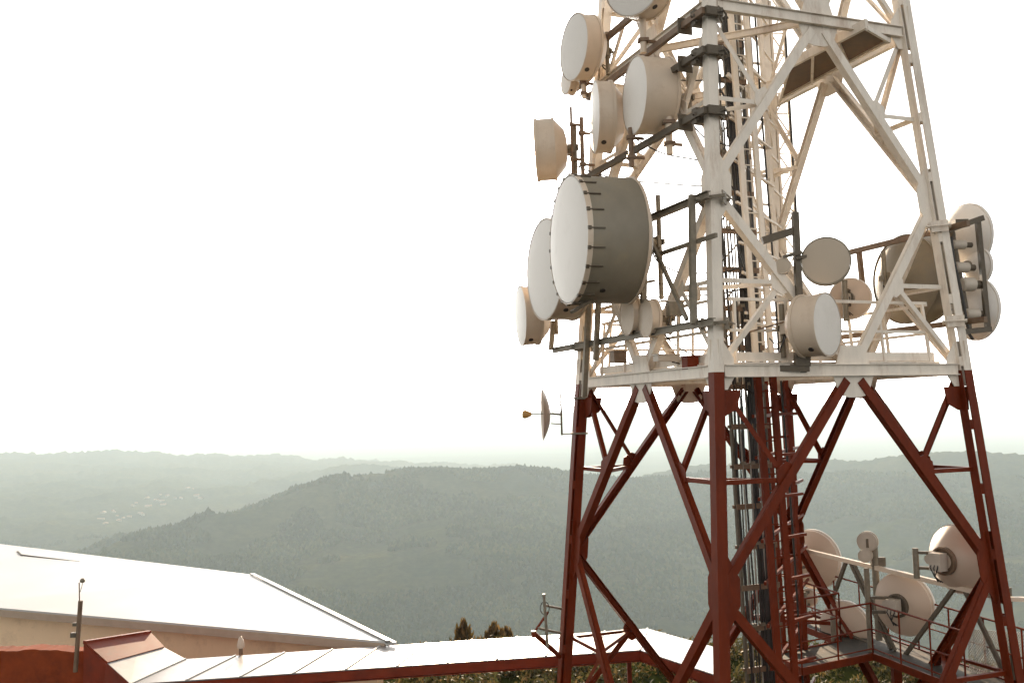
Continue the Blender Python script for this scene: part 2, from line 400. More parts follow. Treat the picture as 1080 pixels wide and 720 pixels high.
for px, py, Yd, lab, mt_, w_ in ((652, 377, 17.6, 'brown junction box on the platform behind the grey frame', 'brownsteel', .13), (728, 383, 15.9, 'small rust-red valve block lying on the front left platform edge', 'red', .11), (703, 378, 16.4, 'pale flat splice tray on the front left platform edge', 'odu', .22)):
    c_ = at(px, py, Yd); t = thing('junction_box', c_, lab, 'box', 'boxes on the platform')
    mb = MB(); mb.hexa(c_, ux * w_, uy * .09, V((0, 0, .10 if w_ < .2 else .05))); mb.build('housing', M[mt_], t)
    mb = MB(); mb.hexa(c_ + ZV * (.115 if w_ < .2 else .065), ux * (w_ + .015), uy * .105, V((0, 0, .012))); mb.build('lid', M[mt_], t)
    mb = MB(); mb.path([c_ + ux * w_ * .5 - ZV * .06, c_ + ux * (w_ + .2) - ZV * .12, c_ + ux * (w_ + .5) - ZV * .05], .012, 6); mb.build('lead', M['cable'], t)

# lattice cable mast beside the rear leg (white part)
lm = thing('lattice_riser', corner('F', 1), 'slim white laced riser standing against the rear leg of the mast', 'riser')
def fr(o, z): return corner('F', z) + V((o, -.02, 0))
for o in (.12, .40):
    mb = MB(); mb.angle(fr(o, .7), fr(o, 9.2), .07, .008, (1, 0, 0), (0, -1, 0)); mb.build('chord', M['white'], lm)
mb = MB(); z = .8; k = 0
while z < 9:
    mb.bar(fr(.14, z), fr(.42, z), .03, .012, (0, 1, 0)); mb.bar(fr(.14 if k % 2 else .42, z), fr(.42 if k % 2 else .14, z + .45), .035, .012, (0, 1, 0)); z += .45; k += 1
mb.build('lacing', M['white'], lm)
mb = MB(); mb.path([fr(.47, .8 + k * .7) for k in range(12)], .028, 8); mb.build('feeder_cable', M['cable'], lm)

# ================================================================== ANTENNAS
DG = 'microwave dishes on the mast'
def perp(ax):
    x = ax.cross(ZV).normalized(); return x, x.cross(ax)
def drum(name, label, px, py, Y, rpx, a, el=0, L=.4, back='cone', radome='radome', shroud='shroud', port=True, pole=.6, feed=None, Rm=None, cat='antenna', clips=0, rimm=None):
    c = at(px, py, Y); Rr = Rm or rpx * mpp(c); ax = az(a, el)
    x, y = perp(ax); o = c - ax * L
    t = thing(name, c - ax * (L + Rr * .4), label, cat, DG)
    mb = MB(); mb.lathe(c, ax, [(0, .05 * Rr), (Rr * .5, .042 * Rr), (Rr * .85, .018 * Rr), (Rr * .985, 0), (Rr * .985, -.012)], 64)
    mb.build('radome', M[radome], t)
    mb = MB(); mb.lathe(c, ax, [(Rr * .985, -.010), (Rr, -.012), (Rr, -L), (Rr * .985, -L - .005)], 64)
    sh = mb.build('shroud', M[shroud], t)
    mb = MB(); w = min(.09, L * .15)
    mb.lathe(c, ax, [(Rr + .002, .004), (Rr + .016, .004), (Rr + .016, -w), (Rr + .002, -w)], 64)
    mb.lathe(c, ax, [(Rr + .002, -L + .03), (Rr + .02, -L + .03), (Rr + .02, -L - .02), (Rr + .002, -L - .02)], 64)
    mb.build('rim', M[rimm or shroud], sh)
    if back == 'cone': prof = [(Rr, -L), (Rr * .62, -L - Rr * .34), (Rr * .3, -L - Rr * .42), (0, -L - Rr * .42)]
    else: prof = [(Rr, -L), (Rr * .8, -L - Rr * .13), (Rr * .5, -L - Rr * .24), (Rr * .2, -L - Rr * .3), (0, -L - Rr * .31)]
    mb = MB(); mb.lathe(c, ax, prof, 64); mb.build('back_reflector', M[shroud], t)
    if port:
        mb = MB(); d = (-ZV * .86 - x * .5).normalized() if port == 1 else (-ZV * .8 + x * .6).normalized()
        d = (d - ax * d.dot(ax)).normalized(); q = c + d * (Rr - .004) - ax * L * .38
        mb.tube(q, q + d * .014, min(.05, Rr * .09), 16); mb.build('drain_port', M['rubber'], sh)
    if clips:
        for k in range(clips):
            mb = MB(); an = 2 * math.pi * k / clips; d = x * math.cos(an) + y * math.sin(an)
            q = c + d * (Rr + .014)
            mb.bar(q - ax * .02, q - ax * .30, .022, .026, d); mb.hexa(q + d * .012 - ax * .02, ax * .03, d * .016, d.cross(ax) * .03); mb.build('clip', M['dark'], sh)
    if pole:
        hb = c - ax * (L + Rr * .42)
        mb = MB(); pp = hb - ax * .16
        mb.tube(pp - ZV * pole * .55, pp + ZV * pole * .45, .045, 12); mb.build('mount_pole', M['galv'], t)
        mb = MB(); mb.tube(hb + ax * .1, pp, .06, 12); mb.hexa(pp + ax * .03, x * .085, ax * .03, ZV * .11); mb.hexa(pp - ax * .06, x * .075, ax * .018, ZV * .05)
        mb.build('clamp', M['galv'], t)
        mb = MB(); mb.hexa(hb + x * .14 - ax * .05, x * .07, ax * .05, ZV * .11); mb.build('radio_unit', M['odu'], t)
        q = hb + x * .14 - ax * .05 - ZV * .11
        if feed:
            e_ = feed; h0 = q - ZV * .03 - x * .05; mids = [h0, h0 - ax * .12 - ZV * .22, lerp(h0, e_, .3) - ZV * .30, lerp(h0, e_, .55) - ZV * .22, lerp(h0, e_, .8) - ZV * .12, e_, e_ - ZV * .6]
            sm_ = []
            for i_ in range(len(mids) - 1):
                for j_ in range(5):
                    tq = j_ / 5; a0, a1, a2, a3 = mids[max(i_ - 1, 0)], mids[i_], mids[i_ + 1], mids[min(i_ + 2, len(mids) - 1)]
                    sm_.append(((a1 * 2) + (a2 - a0) * tq + (a0 * 2 - a1 * 5 + a2 * 4 - a3) * tq ** 2 + (a1 * 3 - a0 - a2 * 3 + a3) * tq ** 3) * .5)
            sm_.append(mids[-1]); mb = MB(); mb.path(sm_, .014, 6); mb.build('feeder_cable', M['cable'], t)
        mb = MB(); mb.path([q, q - ZV * .12 - ax * .05, q - ZV * .16 - ax * .18, q - ZV * .05 - ax * .28], .012, 6); mb.build('jumper_cable', M['cable'], t)
    return t
def bowl(name, label, px, py, Y, rpx, a, el=0, depth=.38, hub=.34, pole=.9, m='bowl', hub_m='galv', face='radome', skirt=.10, pole_dx=0):
    c = at(px, py, Y); Rr = rpx * mpp(c); ax = az(a, el); x, y = perp(ax); sk = skirt * Rr
    t = thing(name, c - ax * Rr * depth, label, 'dish', DG)
    D = depth * Rr
    prof = [(Rr, 0), (Rr, -sk)] + [(Rr * math.sqrt(max(0, 1 - k / 10)) if k else Rr, -sk - D * (k / 10)) for k in range(1, 10)] + [(Rr * .22, -sk - D * .98), (0, -sk - D)]
    mb = MB(); mb.lathe(c, ax, prof, 56); mb.build('reflector', M[m], t)
    mb = MB(); mb.lathe(c, ax, [(0, .04 * Rr), (Rr * .6, .03 * Rr), (Rr * .98, 0), (Rr * .985, -.01)], 56); mb.build('radome', M[face], t)
    mb = MB(); mb.lathe(c, ax, [(Rr + .003, .012), (Rr + .022, .012), (Rr + .022, -.045), (Rr + .003, -.045)], 56); mb.build('rim', M[face], t)
    hb = c - ax * (sk + D)
    if hub:
        mb = MB(); h = hub * Rr
        mb.lathe(hb + ax * D * .12, ax, [(h, 0), (h, -.07), (h * .86, -.075), (h * .86, -.03), (0, -.03)], 32); mb.build('hub_ring', M[hub_m], t)
        mb = MB(); s_ = h * .62
        mb.hexa(hb - ax * .14, x * s_ * .75, ax * .1, y * s_); mb.lathe(hb - ax * .06 + y * s_ * .2 - x * s_ * .9, ax, [(0, .02), (s_ * .55, .02), (s_ * .55, -.16), (0, -.16)], 20)
        mb.build('radio_unit', M['odu'], t)
        mb = MB()
        for k in range(3):
            mb.path([hb - ax * .2 + x * (k - 1) * .06, hb - ax * .26 - y * .1 + x * (k - 1) * .08, hb - ax * .24 - y * .26, hb - ax * .16 - y * .36 + x * .05 * k], .011, 6)
        mb.build('jumper_cable', M['cable'], t)
    if pole:
        pp = hb - ax * .3 + x * pole_dx
        mb = MB(); mb.tube(pp - ZV * pole * .6, pp + ZV * pole * .4, .055, 14); mb.build('mount_pole', M['galv'], t)
        for s_ in (-.14, .14): mb = MB(); mb.bar(pp + ZV * s_, hb + ax * .05 + ZV * s_, .08, .05); mb.build('bracket', M['dark'], t)
    return t

# left cluster, carried on the booms of the face between the near and the left leg
drum('dish_antenna', 'drum antenna cut by the top edge, seen from below, topmost of the left cluster', 668, -20, 16.6, 36, 228, -4, L=.42, pole=0)
drum('dish_antenna', 'upper left cream drum antenna with round front turned left, above a smaller dish', 605, 50, 18.8, 34, 201, 0, L=.33, pole=.9, feed=V((4.35, 17.7, 6.30)))
drum('dish_antenna', 'small round dish peeping out beneath the upper left cream drum', 597, 86, 19.7, 13, 200, 0, L=.16, pole=.5)
drum('dish_antenna', 'edge-on drum antenna with a coned back, just left of the cream and grey drum', 627, 124, 18.0, 37, 183, 0, L=.30, pole=.8, feed=V((4.45, 17.7, 4.60)))
drum('dish_antenna', 'deep drum antenna with grey top, hanging nearest the white leg above the boom', 669, 101, 16.7, 40, 191, 0, L=.60, back='dome', port=0, pole=1.1, feed=V((4.55, 17.7, 4.90)))
drum('dish_antenna', 'brown shrouded dish seen exactly side-on like a square box, far left of the cluster', 565, 159, 19.6, 32, 176, -2, L=.40, radome='shroud', pole=1.1, port=2, feed=V((4.25, 17.7, 4.20)))
drum('dish_antenna', 'biggest drum antenna with dark grey clipped shroud and pale round front', 599, 253, 16.5, 67, 194, 0, L=1.10, back='dome', shroud='shroud_grey', clips=22, rimm='shroud', pole=1.9, feed=V((4.35, 17.7, 2.60)))
drum('dish_antenna', 'large white-faced drum half hidden behind the biggest dark grey drum', 574, 284, 18.7, 53, 199, 0, L=.62, pole=1.2, feed=V((4.50, 17.7, 2.20)))
drum('dish_antenna', 'lowest left drum antenna with cream body hanging at the end of the lower boom', 549, 333, 20.3, 31, 190, -2, L=.36, pole=.8)
drum('dish_antenna', 'small drum with tan oval front inside the grey frame, in front of its twin', 680.5, 336, 16.6, 20, 194, 0, L=.16, back='dome', radome='shroud', pole=.5, feed=V((4.45, 17.7, 0.90)))
drum('dish_antenna', 'small drum partly hidden behind its twin under the biggest drum', 661, 333, 17.2, 20, 194, 0, L=.16, back='dome', radome='shroud', pole=.5)
# right part
drum('dish_antenna', 'flat round tan panel dish facing straight on beside the dark pole', 871, 275, 15.5, 24.5, 252, 0, L=.16, radome='radome_tan', shroud='shroud_grey', pole=.5, port=0)
drum('dish_antenna', 'white drum antenna with oval front turned right, low on the front right face', 873, 342, 15.2, 33, 317, 0, L=.42, pole=.9, port=2, feed=V((4.65, 17.7, 0.80)))
drum('dish_antenna', 'tiny round tan disc antenna on the dark pole beside the front bracing', 825.5, 280, 15.6, 7.5, 255, 0, L=.08, radome='radome_tan', shroud='shroud', pole=.3, port=0)
bowl('dish_antenna', 'pale dish seen from behind with crossed struts, beyond the flat round panel dish', 897, 315, 18.7, 21, 58, 0, depth=.3, hub=.3, pole=.8)
drum('dish_antenna', 'large dark brown drum seen from behind through the right bracing', 974, 295, 18.6, 46, 21, 0, L=.45, back='dome', shroud='shroud_grey', pole=1.2, port=0)
bowl('dish_antenna', 'upper white bowl of the stack on the far side of the right leg', 1021, 250, 18.1, 34, 16, 0, m='radome', depth=.62, hub=.26, pole=0)
bowl('dish_antenna', 'small white bowl in the middle of the stack beyond the right leg', 1032, 281, 17.8, 19, 16, 0, m='radome', depth=.62, hub=.3, pole=0)
bowl('dish_antenna', 'lower white bowl of the stack beyond the right leg', 1030, 326, 17.9, 32, 16, 0, m='radome', depth=.62, hub=.26, pole=0)
# lower right group behind the red bracing
bowl('dish_antenna', 'round dish with a bright rim seen from behind, next to the red rear leg', 859, 589, 22.6, 30, 44, 0, skirt=.22, depth=.3, hub=0, pole=1.6, pole_dx=-.1)
bowl('dish_antenna', 'big low dish with a dark ring hub behind the red handrail', 955, 636, 19.3, 32, 38, 0, skirt=.22, depth=.28, hub=.38, hub_m='dark', pole=1.8, pole_dx=-.45)
bowl('dish_antenna', 'dish partly sunk behind the walkway deck, left of the ring hub dish', 893, 661, 20.8, 27, 44, 0, skirt=.22, depth=.3, hub=0, pole=.8)
bowl('dish_antenna', 'little pale dish just above the loop of the rear handrail', 853, 630, 22.4, 9, 60, 0, depth=.4, hub=0, pole=.5)
bowl('dish_antenna', 'large white bowl with exposed radio box, against the right red leg', 1012, 589, 17.8, 35, 27, 0, depth=.62, hub=.42, hub_m='brownsteel', pole=.55, pole_dx=-.35)
drum('dish_antenna', 'small round unit with dark core on top of the pole above the truss', 914, 571, 19.6, 9.5, 235, 0, L=.12, radome='odu', shroud='odu', pole=.0, port=0)
drum('dish_antenna', 'tiny white unit fixed below the small round one on the truss pole', 912, 586, 19.6, 6.2, 240, 0, L=.12, radome='odu', shroud='odu', pole=0, port=0)
tp = at(922, 575, 19.7)
t = thing('truss_pole', tp - ZV * 1.7, 'short steel pole behind the handrail, carrying the two small round units', 'pole')
mb = MB(); mb.tube(tp + ZV * .2, tp - ZV * 1.9, .07, 14); mb.build('pole_tube', M['galv'], t)
mb = MB(); q = at(917, 572, 19.65); mb.hexa(q, V((.09, 0, 0)), V((0, .08, 0)), V((0, 0, .09))); mb.build('clamp', M['dark'], t); mb = MB(); mb.hexa(at(926, 592, 19.7), V((.14, 0, 0)), V((0, .05, 0)), V((0, 0, .09))); mb.build('clamp', M['dark'], t)

# grid parabola with feed on the left leg
c = at(580, 436, 19.3); Rr = 28 * mpp(c); ax = az(181)
t = thing('grid_parabola', c, 'thin dish seen edge-on with a feed horn on an arm, off the red left leg', 'dish')
mb = MB()
pr = [(Rr * k / 10, .16 * (k / 10) ** 2) for k in range(11)]
mb.lathe(c, ax, [(max(r_, .0), t_) for r_, t_ in pr] + [(Rr, .15)] + [(r_ * .99, t_ - .012) for r_, t_ in pr[::-1]], 40)
mb.build('reflector', M['bowl'], t)
mb = MB(); mb.tube(c, c + ax * .44, .010, 8); mb.build('feed_arm', M['galv'], t)
mb = MB(); q = c + ax * .46; mb.lathe(q, ax, [(0, -.09), (.035, -.08), (.075, .0), (.085, .06), (.07, .10), (0, .10)], 16); mb.build('feed_horn', M['orange'], t)
pp = at(592, 437, 19.5)
mb = MB(); mb.tube(pp - ZV * .42, pp + ZV * .42, .022, 10)
for dz in (-.4, .33): mb.tube(pp + ZV * dz, V((corner('L', pp.z + dz).x, corner('L', pp.z + dz).y, pp.z + dz)), .012, 8); mb.hexa(V((corner('L', pp.z + dz).x, corner('L', pp.z + dz).y, pp.z + dz)), V((.17, 0, 0)), V((0, .15, 0)), V((0, 0, .02)))
mb.tube(pp, c - ax * .02, .02, 8); mb.tube(pp + ZV * .2, c - ax * .02 + ZV * .2, .012, 8); mb.tube(pp - ZV * .2, c - ax * .02 - ZV * .2, .012, 8)
mb.build('bracket', M['galv'], t)

# white radio unit and equipment inside the lower frame
c = at(732.5, 310, 16.2)
t = thing('radio_unit', c, 'small rounded cream box with black cap hanging left of the white leg', 'radio unit')
mb = MB(); mb.lathe(c - ZV * .12, ZV, [(0, 0), (.085, .0), (.105, .03), (.11, .12), (.10, .22), (.08, .245), (0, .245)], 20); mb.build('housing', M['odu'], t)
mb = MB(); mb.tube(c + ZV * .125, c + ZV * .165, .06, 14); mb.build('cap', M['rubber'], t)
mb = MB(); mb.path([c + ZV * .165, c + ZV * .5 + V((.03, 0, 0)), c + ZV * .75 + V((-.08, 0, 0)), c + ZV * .95 + V((-.12, 0, 0))], .008, 6); mb.build('hanging_cable', M['cable'], t)
c = at(712, 326, 16.3)
t = thing('splice_box', c, 'grey equipment box with dangling leads beside the twin small drums', 'box')
mb = MB(); mb.hexa(c, V((.13, .02, 0)), V((-.015, .1, 0)), V((0, 0, .12))); mb.build('housing', M['galv'], t)
mb = MB(); mb.hexa(c + ZV * .14, V((.26, .04, 0)), V((-.01, .06, 0)), V((0, 0, .015))); mb.build('tray', M['odu'], t)
mb = MB()
for k in range(3): mb.path([c + V((-.1 + .09 * k, -.05, -.12)), c + V((-.13 + .1 * k, -.07, -.25)), c + V((-.08 + .1 * k, -.05, -.36))], .009, 6)
mb.build('lead', M['cable'], t)

# ------------------------------------------------------------------ mounting frames
FG = 'antenna mounting booms'
def clamp_on(mb, c, z, mi=0):
    p = corner(c, z); rho = radial(c); tau = V((-rho.y, rho.x, 0))
    for s_ in (-1, 1):
        mb.hexa(p + tau * .19 * s_ + rho * .02, rho * .14, tau * .012, V((0, 0, .10)), mi)
        mb.bar(p + rho * .185 * s_ - tau * .24, p + rho * .185 * s_ + tau * .24, .035, .05, ZV, mi)
        mb.tube(p + tau * .27 * s_ - rho * .2, p + tau * .27 * s_ + rho * .2, .014, 6, mi)
nNL = (radial('N') + radial('L')).normalized(); eNL = (corner('L', 0) - corner('N', 0)).normalized()
for z, lab, t0, t1 in ((7.6, 'topmost boom of the left cluster, crossing behind the drum cut by the top edge', -.04, 1.0), (6.62, 'boom clamped to the white near leg just under the top edge of the photo', -.05, 1.02), (5.93, 'boom with large clamp plates on the near leg, above the deep grey-topped drum', -.05, .7), (4.88, 'boom running down left from the near leg beneath the deep grey-topped drum', -.05, 1.06)):
    p = on_face('N', 'L', t0, z, .24); q = on_face('N', 'L', t1, z, .24)
    t = thing('antenna_boom', p, lab, 'boom', FG)
    mb = MB(); mb.bar(p, q, .09, .11); mb.build('boom_tube', M['dark'] if z < 6 else M['brownsteel'], t)
    mb = MB(); clamp_on(mb, 'N', z)
    pn = corner('N', z); tn = on_face('N', 'L', .03, z, .12)
    mb.hexa(tn, eNL * .07, nNL * .13, V((0, 0, .13))); mb.hexa(on_face('N', 'L', .11, z, .2), eNL * .012, nNL * .14, V((0, 0, .14))); mb.hexa(on_face('N', 'L', -.05, z, .06), eNL * .05, nNL * .16, V((0, 0, .07)))
    mb.build('clamp', M['dark'], t)
    if t1 > .95: mb = MB(); clamp_on(mb, 'L', z); mb.build('clamp', M['dark'], t)
def pipe_thing(lab, pts, Yd, w=.09, m='galv'):
    t = thing('mount_pipe', at(*pts[0], Yd), lab, 'pipe', 'mount pipes on the left booms'); mb = MB()
    mb.tube(at(*pts[0], Yd), at(*pts[1], Yd), w / 2, 12); mb.build('pipe', M[m], t)
    for f_ in (.25, .75):
        mb = MB(); q_ = lerp(at(*pts[0], Yd), at(*pts[1], Yd), f_); mb.hexa(q_, V((w * .8, 0, 0)), V((0, w * .7, 0)), V((0, 0, .03))); mb.bar(q_, q_ + V((.25, .1, 0)), .04, .05)
        mb.build('clamp', M['brownsteel'], t)
pipe_thing('thick upright pipe below the drum cut by the top edge', ((677.5, 4), (678.5, 56)), 16.9, .12, 'shroud')
pipe_thing('short pipe under the deep grey-topped drum', ((665, 135), (666, 176)), 16.9, .10, 'brownsteel')
pipe_thing('slim pipe right behind the side-on square-looking dish', ((602, 113), (604, 186)), 19.4, .055, 'brownsteel')
pipe_thing('stout pipe between the side-on dish and the edge-on coned drum', ((613, 124), (615, 190)), 19.2, .09, 'brownsteel')
pipe_thing('pipe hanging below the upper left cream drum', ((614, 82), (616, 104)), 19.0, .08, 'shroud')
pipe_thing('pipe stub with a cap hanging under the third boom near the white leg', ((705, 118), (706, 163)), 16.4, .13, 'shroud')
# grey rectangular frame for the big drums
t = thing('mounting_frame', on_face('N', 'L', .1, 1.37, .25), 'dark grey rectangular steel frame left of the near leg holding the biggest drums', 'frame')
for z, t0, t1 in ((3.43, -.06, 1.0), (1.36, -.07, 1.22)):
    mb = MB(); mb.ibeam(on_face('N', 'L', t0, z, .26), on_face('N', 'L', t1, z, .26), .09, .12); mb.build('boom_tube', M['galv'], t)
    for c_ in 'NL': mb = MB(); clamp_on(mb, c_, z); mb.build('clamp', M['galv'], t)
for tt, za, zb in ((.02, 1.36, 3.5), (.36, 1.9, 3.4), (.83, .3, 2.3), (.74, 1.0, 2.5), (1.2, 1.36, 2.0)):
    mb = MB(); mb.bar(on_face('N', 'L', tt, za, .34), on_face('N', 'L', tt, zb, .34), .1, .08, eNL); mb.build('upright', M['galv'], t)
mb = MB(); mb.bar(on_face('N', 'L', .36, 3.28, .34), on_face('N', 'L', .06, 1.45, .34), .07, .05, nNL)
mb.bar(on_face('N', 'L', .30, 2.72, .26), on_face('N', 'L', -.1, 2.72, .26), .05, .07)
mb.bar(on_face('N', 'L', .46, 1.42, .3), on_face('N', 'L', .60, 2.4, .3), .05, .04, nNL)
mb.bar(on_face('N', 'L', .36, 3.4, .34), on_face('N', 'L', .36, 3.4, .9), .06, .06)
mb.build('stay', M['galv'], t)
mb = MB(); mb.bar(at(603, 329, 16.2), at(643, 305, 16.6), .10, .05); mb.bar(at(643, 305, 16.6), at(690, 296, 16.9), .08, .05); mb.build('drum_support', M['dark'], t)

# dark pole on the front right face with bracket arms
pz = at(842, 310, 15.62)
t = thing('antenna_pole', V((pz.x, pz.y, .4)), 'dark grey upright pole clamped to the front right bracing beside the flat round dish', 'pole')
mb = MB()
mb.bar(at(838.5, 224, 15.72), at(846.5, 393, 15.62), .12, .10, (1, 0, 0)); mb.build('pole_tube', M['dark'], t)
mb = MB(); mb.bar(at(804, 254, 15.75), at(838, 243, 15.72), .10, .12); mb.bar(at(826, 271, 15.6), at(846, 266, 15.55), .05, .05); mb.bar(at(840, 272, 15.6), at(866, 268, 15.62), .05, .05)
mb.build('bracket', M['dark'], t); mb = MB(); mb.bar(at(812, 388, 15.5), at(852, 388, 15.55), .16, .12); mb.bar(at(846, 386, 15.5), at(846, 372, 15.5), .25, .12, (0, 1, 0)); mb.build('bracket', M['dark'], t)
mb = MB(); mb.path([at(770, 360, 15.6), at(790, 350, 15.55), at(815, 343, 15.5), at(838, 336, 15.5)], .012, 6); mb.build('stay_rod', M['brownsteel'], t)

# back right booms
eBR = (corner('R', 0) - corner('F', 0)).normalized(); nBR = (radial('R') + radial('F')).normalized()
for z, lab, t0 in ((3.17, 'upper boom on the back right face, meeting the right leg beside the stacked bowls', .15), (1.45, 'lower boom on the back right face under the dark brown drum', .25)):
    p = on_face('F', 'R', t0, z, .2); q = on_face('F', 'R', 1.1, z, .2)
    t = thing('antenna_boom', q, lab, 'boom', FG)
    mb = MB(); mb.bar(p, q, .08, .10); mb.build('boom_tube', M['brownsteel'], t)
    mb = MB(); clamp_on(mb, 'R', z); mb.build('clamp', M['white'], t)
    if z > 3:
        mb = MB(); mb.bar(on_face('F', 'R', .5, 3.17, .24), on_face('F', 'R', .5, 2.3, .24), .09, .08, eBR); mb.build('upright', M['brownsteel'], t)
t = thing('mounting_frame', at(1034, 300, 17.2), 'dark side frame with tall post outside the right leg, carrying the stacked bowls', 'frame')
mb = MB(); mb.bar(at(1031, 231, 17.3), at(1042, 348, 17.3), .09, .08, (1, 0, 0)); mb.build('post', M['dark'], t)
mb = MB(); mb.bar(at(990, 246, 17.0), at(1036, 230, 17.3), .10, .10); mb.build('arm', M['dark'], t)
mb = MB(); mb.bar(at(1015, 350, 17.0), at(1044, 347, 17.3), .10, .10); mb.hexa(at(1012, 235, 17.2), V((.12, 0, 0)), V((0, .1, 0)), V((0, 0, .05))); mb.build('arm', M['dark'], t)
mb = MB(); mb.tube(at(1003, 240, 17.3), at(1023, 350, 17.3), .05, 12); mb.build('pole_tube', M['dark'], t)
mb = MB(); mb.path([at(1003, 250, 17.2), at(1006, 275, 17.15), at(1012, 300, 17.2), at(1018, 330, 17.15), at(1022, 352, 17.2), at(1026, 358, 17.2)], .03, 8); mb.path([at(1000, 245, 17.2), at(1003, 290, 17.12), at(1010, 325, 17.15)], .02, 8); mb.build('cable', M['cable'], t)
for px, py, rr, lab in ((1012, 258, .085, 'cream cylinder radio behind the upper bowl of the stack'), (1015, 282, .10, 'cream cylinder radio behind the small middle bowl'), (1021, 300, .13, 'larger cream cylinder radio between the middle and lower bowl'), (1026, 331, .10, 'cream cylinder radio at the foot of the lower bowl')):
    c = at(px, py, 17.3)
    t = thing('radio_unit', c, lab, 'radio unit', 'radios on the stacked bowls')
    mb = MB(); mb.lathe(c, az(16), [(0, -.16), (rr * .8, -.16), (rr, -.13), (rr, .10), (0, .10)], 20); mb.build('housing', M['odu'], t)
    mb = MB(); mb.lathe(c, az(16), [(0, .10), (rr * .6, .10), (rr * .6, .26), (0, .26)], 16); mb.build('coupler', M['dark'], t)

# lower right truss
p = on_face('F', 'R', .06, -3.25, .1); q = on_face('F', 'R', .99, -3.4, .1)
t = thing('antenna_truss', lerp(p, q, .5), 'long tan steel beam with V struts behind the red handrail, between rear and right leg', 'truss')
mb = MB(); mb.bar(p, q, .09, .085); mb.build('top_beam', M['shroud'], t)
mb = MB()
for a_, b_, dz in ((.24, .08, -1.5), (.26, .47, -1.55), (.80, .52, -1.7), (.84, .99, -1.3)):
    mb.bar(lerp(p, q, a_), lerp(p, q, b_) + V((0, 0, dz)), .07, .06, nBR)
    if a_ in (.26,): mb.bar(lerp(p, q, a_ + .02), lerp(p, q, b_ + .02) + V((0, 0, dz)), .05, .05, nBR)
mb.build('strut', M['dark'], t)
mb = MB(); mb.bar(lerp(p, q, .06) - ZV * 1.55, lerp(p, q, .99) - ZV * 1.75, .08, .08); mb.build('bottom_beam', M['dark'], t)

# ------------------------------------------------------------------ steel walkway with red handrails
FZ = -4.9
W = lambda px, py: onz(px, py, FZ)
t = thing('steel_walkway', W(905, 690), 'dark plated walkway with thin red handrails behind the front right bracing', 'walkway')
near_k, near_l = W(921, 690), W(846, 706)
far_a = V((6.75, 22.4, FZ)); dirw = (near_k - W(1010, 725)).normalized()
near_r = near_k - dirw * 4.6; wid = 1.05
perpw = V((-dirw.y, dirw.x, 0));
if perpw.x < 0: perpw = -perpw
fk = near_k + perpw * 1.05 ; fr_ = near_r + perpw * 1.05; fb = fk + dirw * 3.9; nb = near_k + dirw * 3.9
bl = near_l; bdir = (near_l - near_k).normalized(); bfar = near_k + dirw * 1.1; bfl = bl + dirw * 1.1
def dn(p, d=.0): return V((p.x, p.y, FZ + d))
mb = MB(); mb.plate([dn(near_k), dn(near_r), dn(fr_), dn(fk), dn(fb), dn(nb)], .03, ZV); mb.plate([dn(near_k), dn(bfar), dn(bfl), dn(bl)], .03, ZV); mb.build('deck', M['deck'], t)
mb = MB()
for a_, b_ in ((near_r, near_k), (near_k, bl), (fr_, fk), (fk, fb), (bfar, bfl), (bfar, nb), (bl, bfl)): mb.bar(dn(a_, -.03), dn(b_, -.03), .04, .14)
for k in range(6):
    a_ = lerp(near_r, nb, k / 5); mb.bar(dn(a_, -.07), dn(a_ + perpw * 1.03, -.07), .05, .08)
mb.build('edge_beam', M['red'], t)
def rail(pts, hs=(1.0, .52), post=1.0, r_=.02):
    mb = MB()
    for h in hs:
        for a_, b_ in zip(pts, pts[1:]): mb.tube(dn(a_, h), dn(b_, h), r_ if h == hs[0] else r_ * .75, 8)
    for a_, b_ in zip(pts, pts[1:]):
        n = max(1, round((b_ - a_).length / post))
        for k in range(n + 1): q_ = lerp(a_, b_, k / n); mb.tube(dn(q_, .01), dn(q_, hs[0]), r_ * .85, 8)
    return mb.build('handrail', M['red'], t)
rail([bl, near_k, near_k - dirw * 2.6], (1.0, .5, .12))
rail([bfl, bfar, nb], (1.0, .5))
rail([fr_, fk, fb], (1.0, .5))
mb = MB()
for p_ in (near_k + perpw * .5, near_r + perpw * .5 + dirw * 1.6, nb + perpw * .5 - dirw * .4): mb.bar(dn(p_, -.1), V((p_.x, p_.y, GZ - .4)), .16, .16, (0, 1, 0))
mb.build('post', M['red'], t)

# chain link fence panel at the right edge
a_ = at(1022, 700, 17.6); b_ = at(1085, 700, 17.2)
t = thing('mesh_fence', lerp(a_, b_, .5), 'sagging wire mesh panel with dark post at the lower right edge', 'fence')
mb = MB(); za, zb = -5.4, -4.1; n = 26; m = 22
for k in range(n + m):
    for sgn in (0, 1):
        i0 = max(0, k - m); i1 = min(n, k)
        if i1 <= i0: continue
        f = lambda i: V((lerp(a_, b_, (i if not sgn else n - i) / n).x, lerp(a_, b_, (i if not sgn else n - i) / n).y, za + (zb - za) * (k - i) / m))
        mb.tube(f(i0), f(i1), .007, 4)
mb.build('mesh', M['cable_grey'], t)
mb = MB()
for px in (1065, 1090):
    g = at(px, 640, 17.2); mb.tube(V((g.x, g.y, GZ)), V((g.x, g.y, -3.3)), .05, 10)
mb.build('post', M['dark'], t)
mb = MB(); mb.bar(at(1062, 631, 17.0), at(1100, 632, 16.9), .12, .07); mb.build('top_rail', M['shroud'], t)

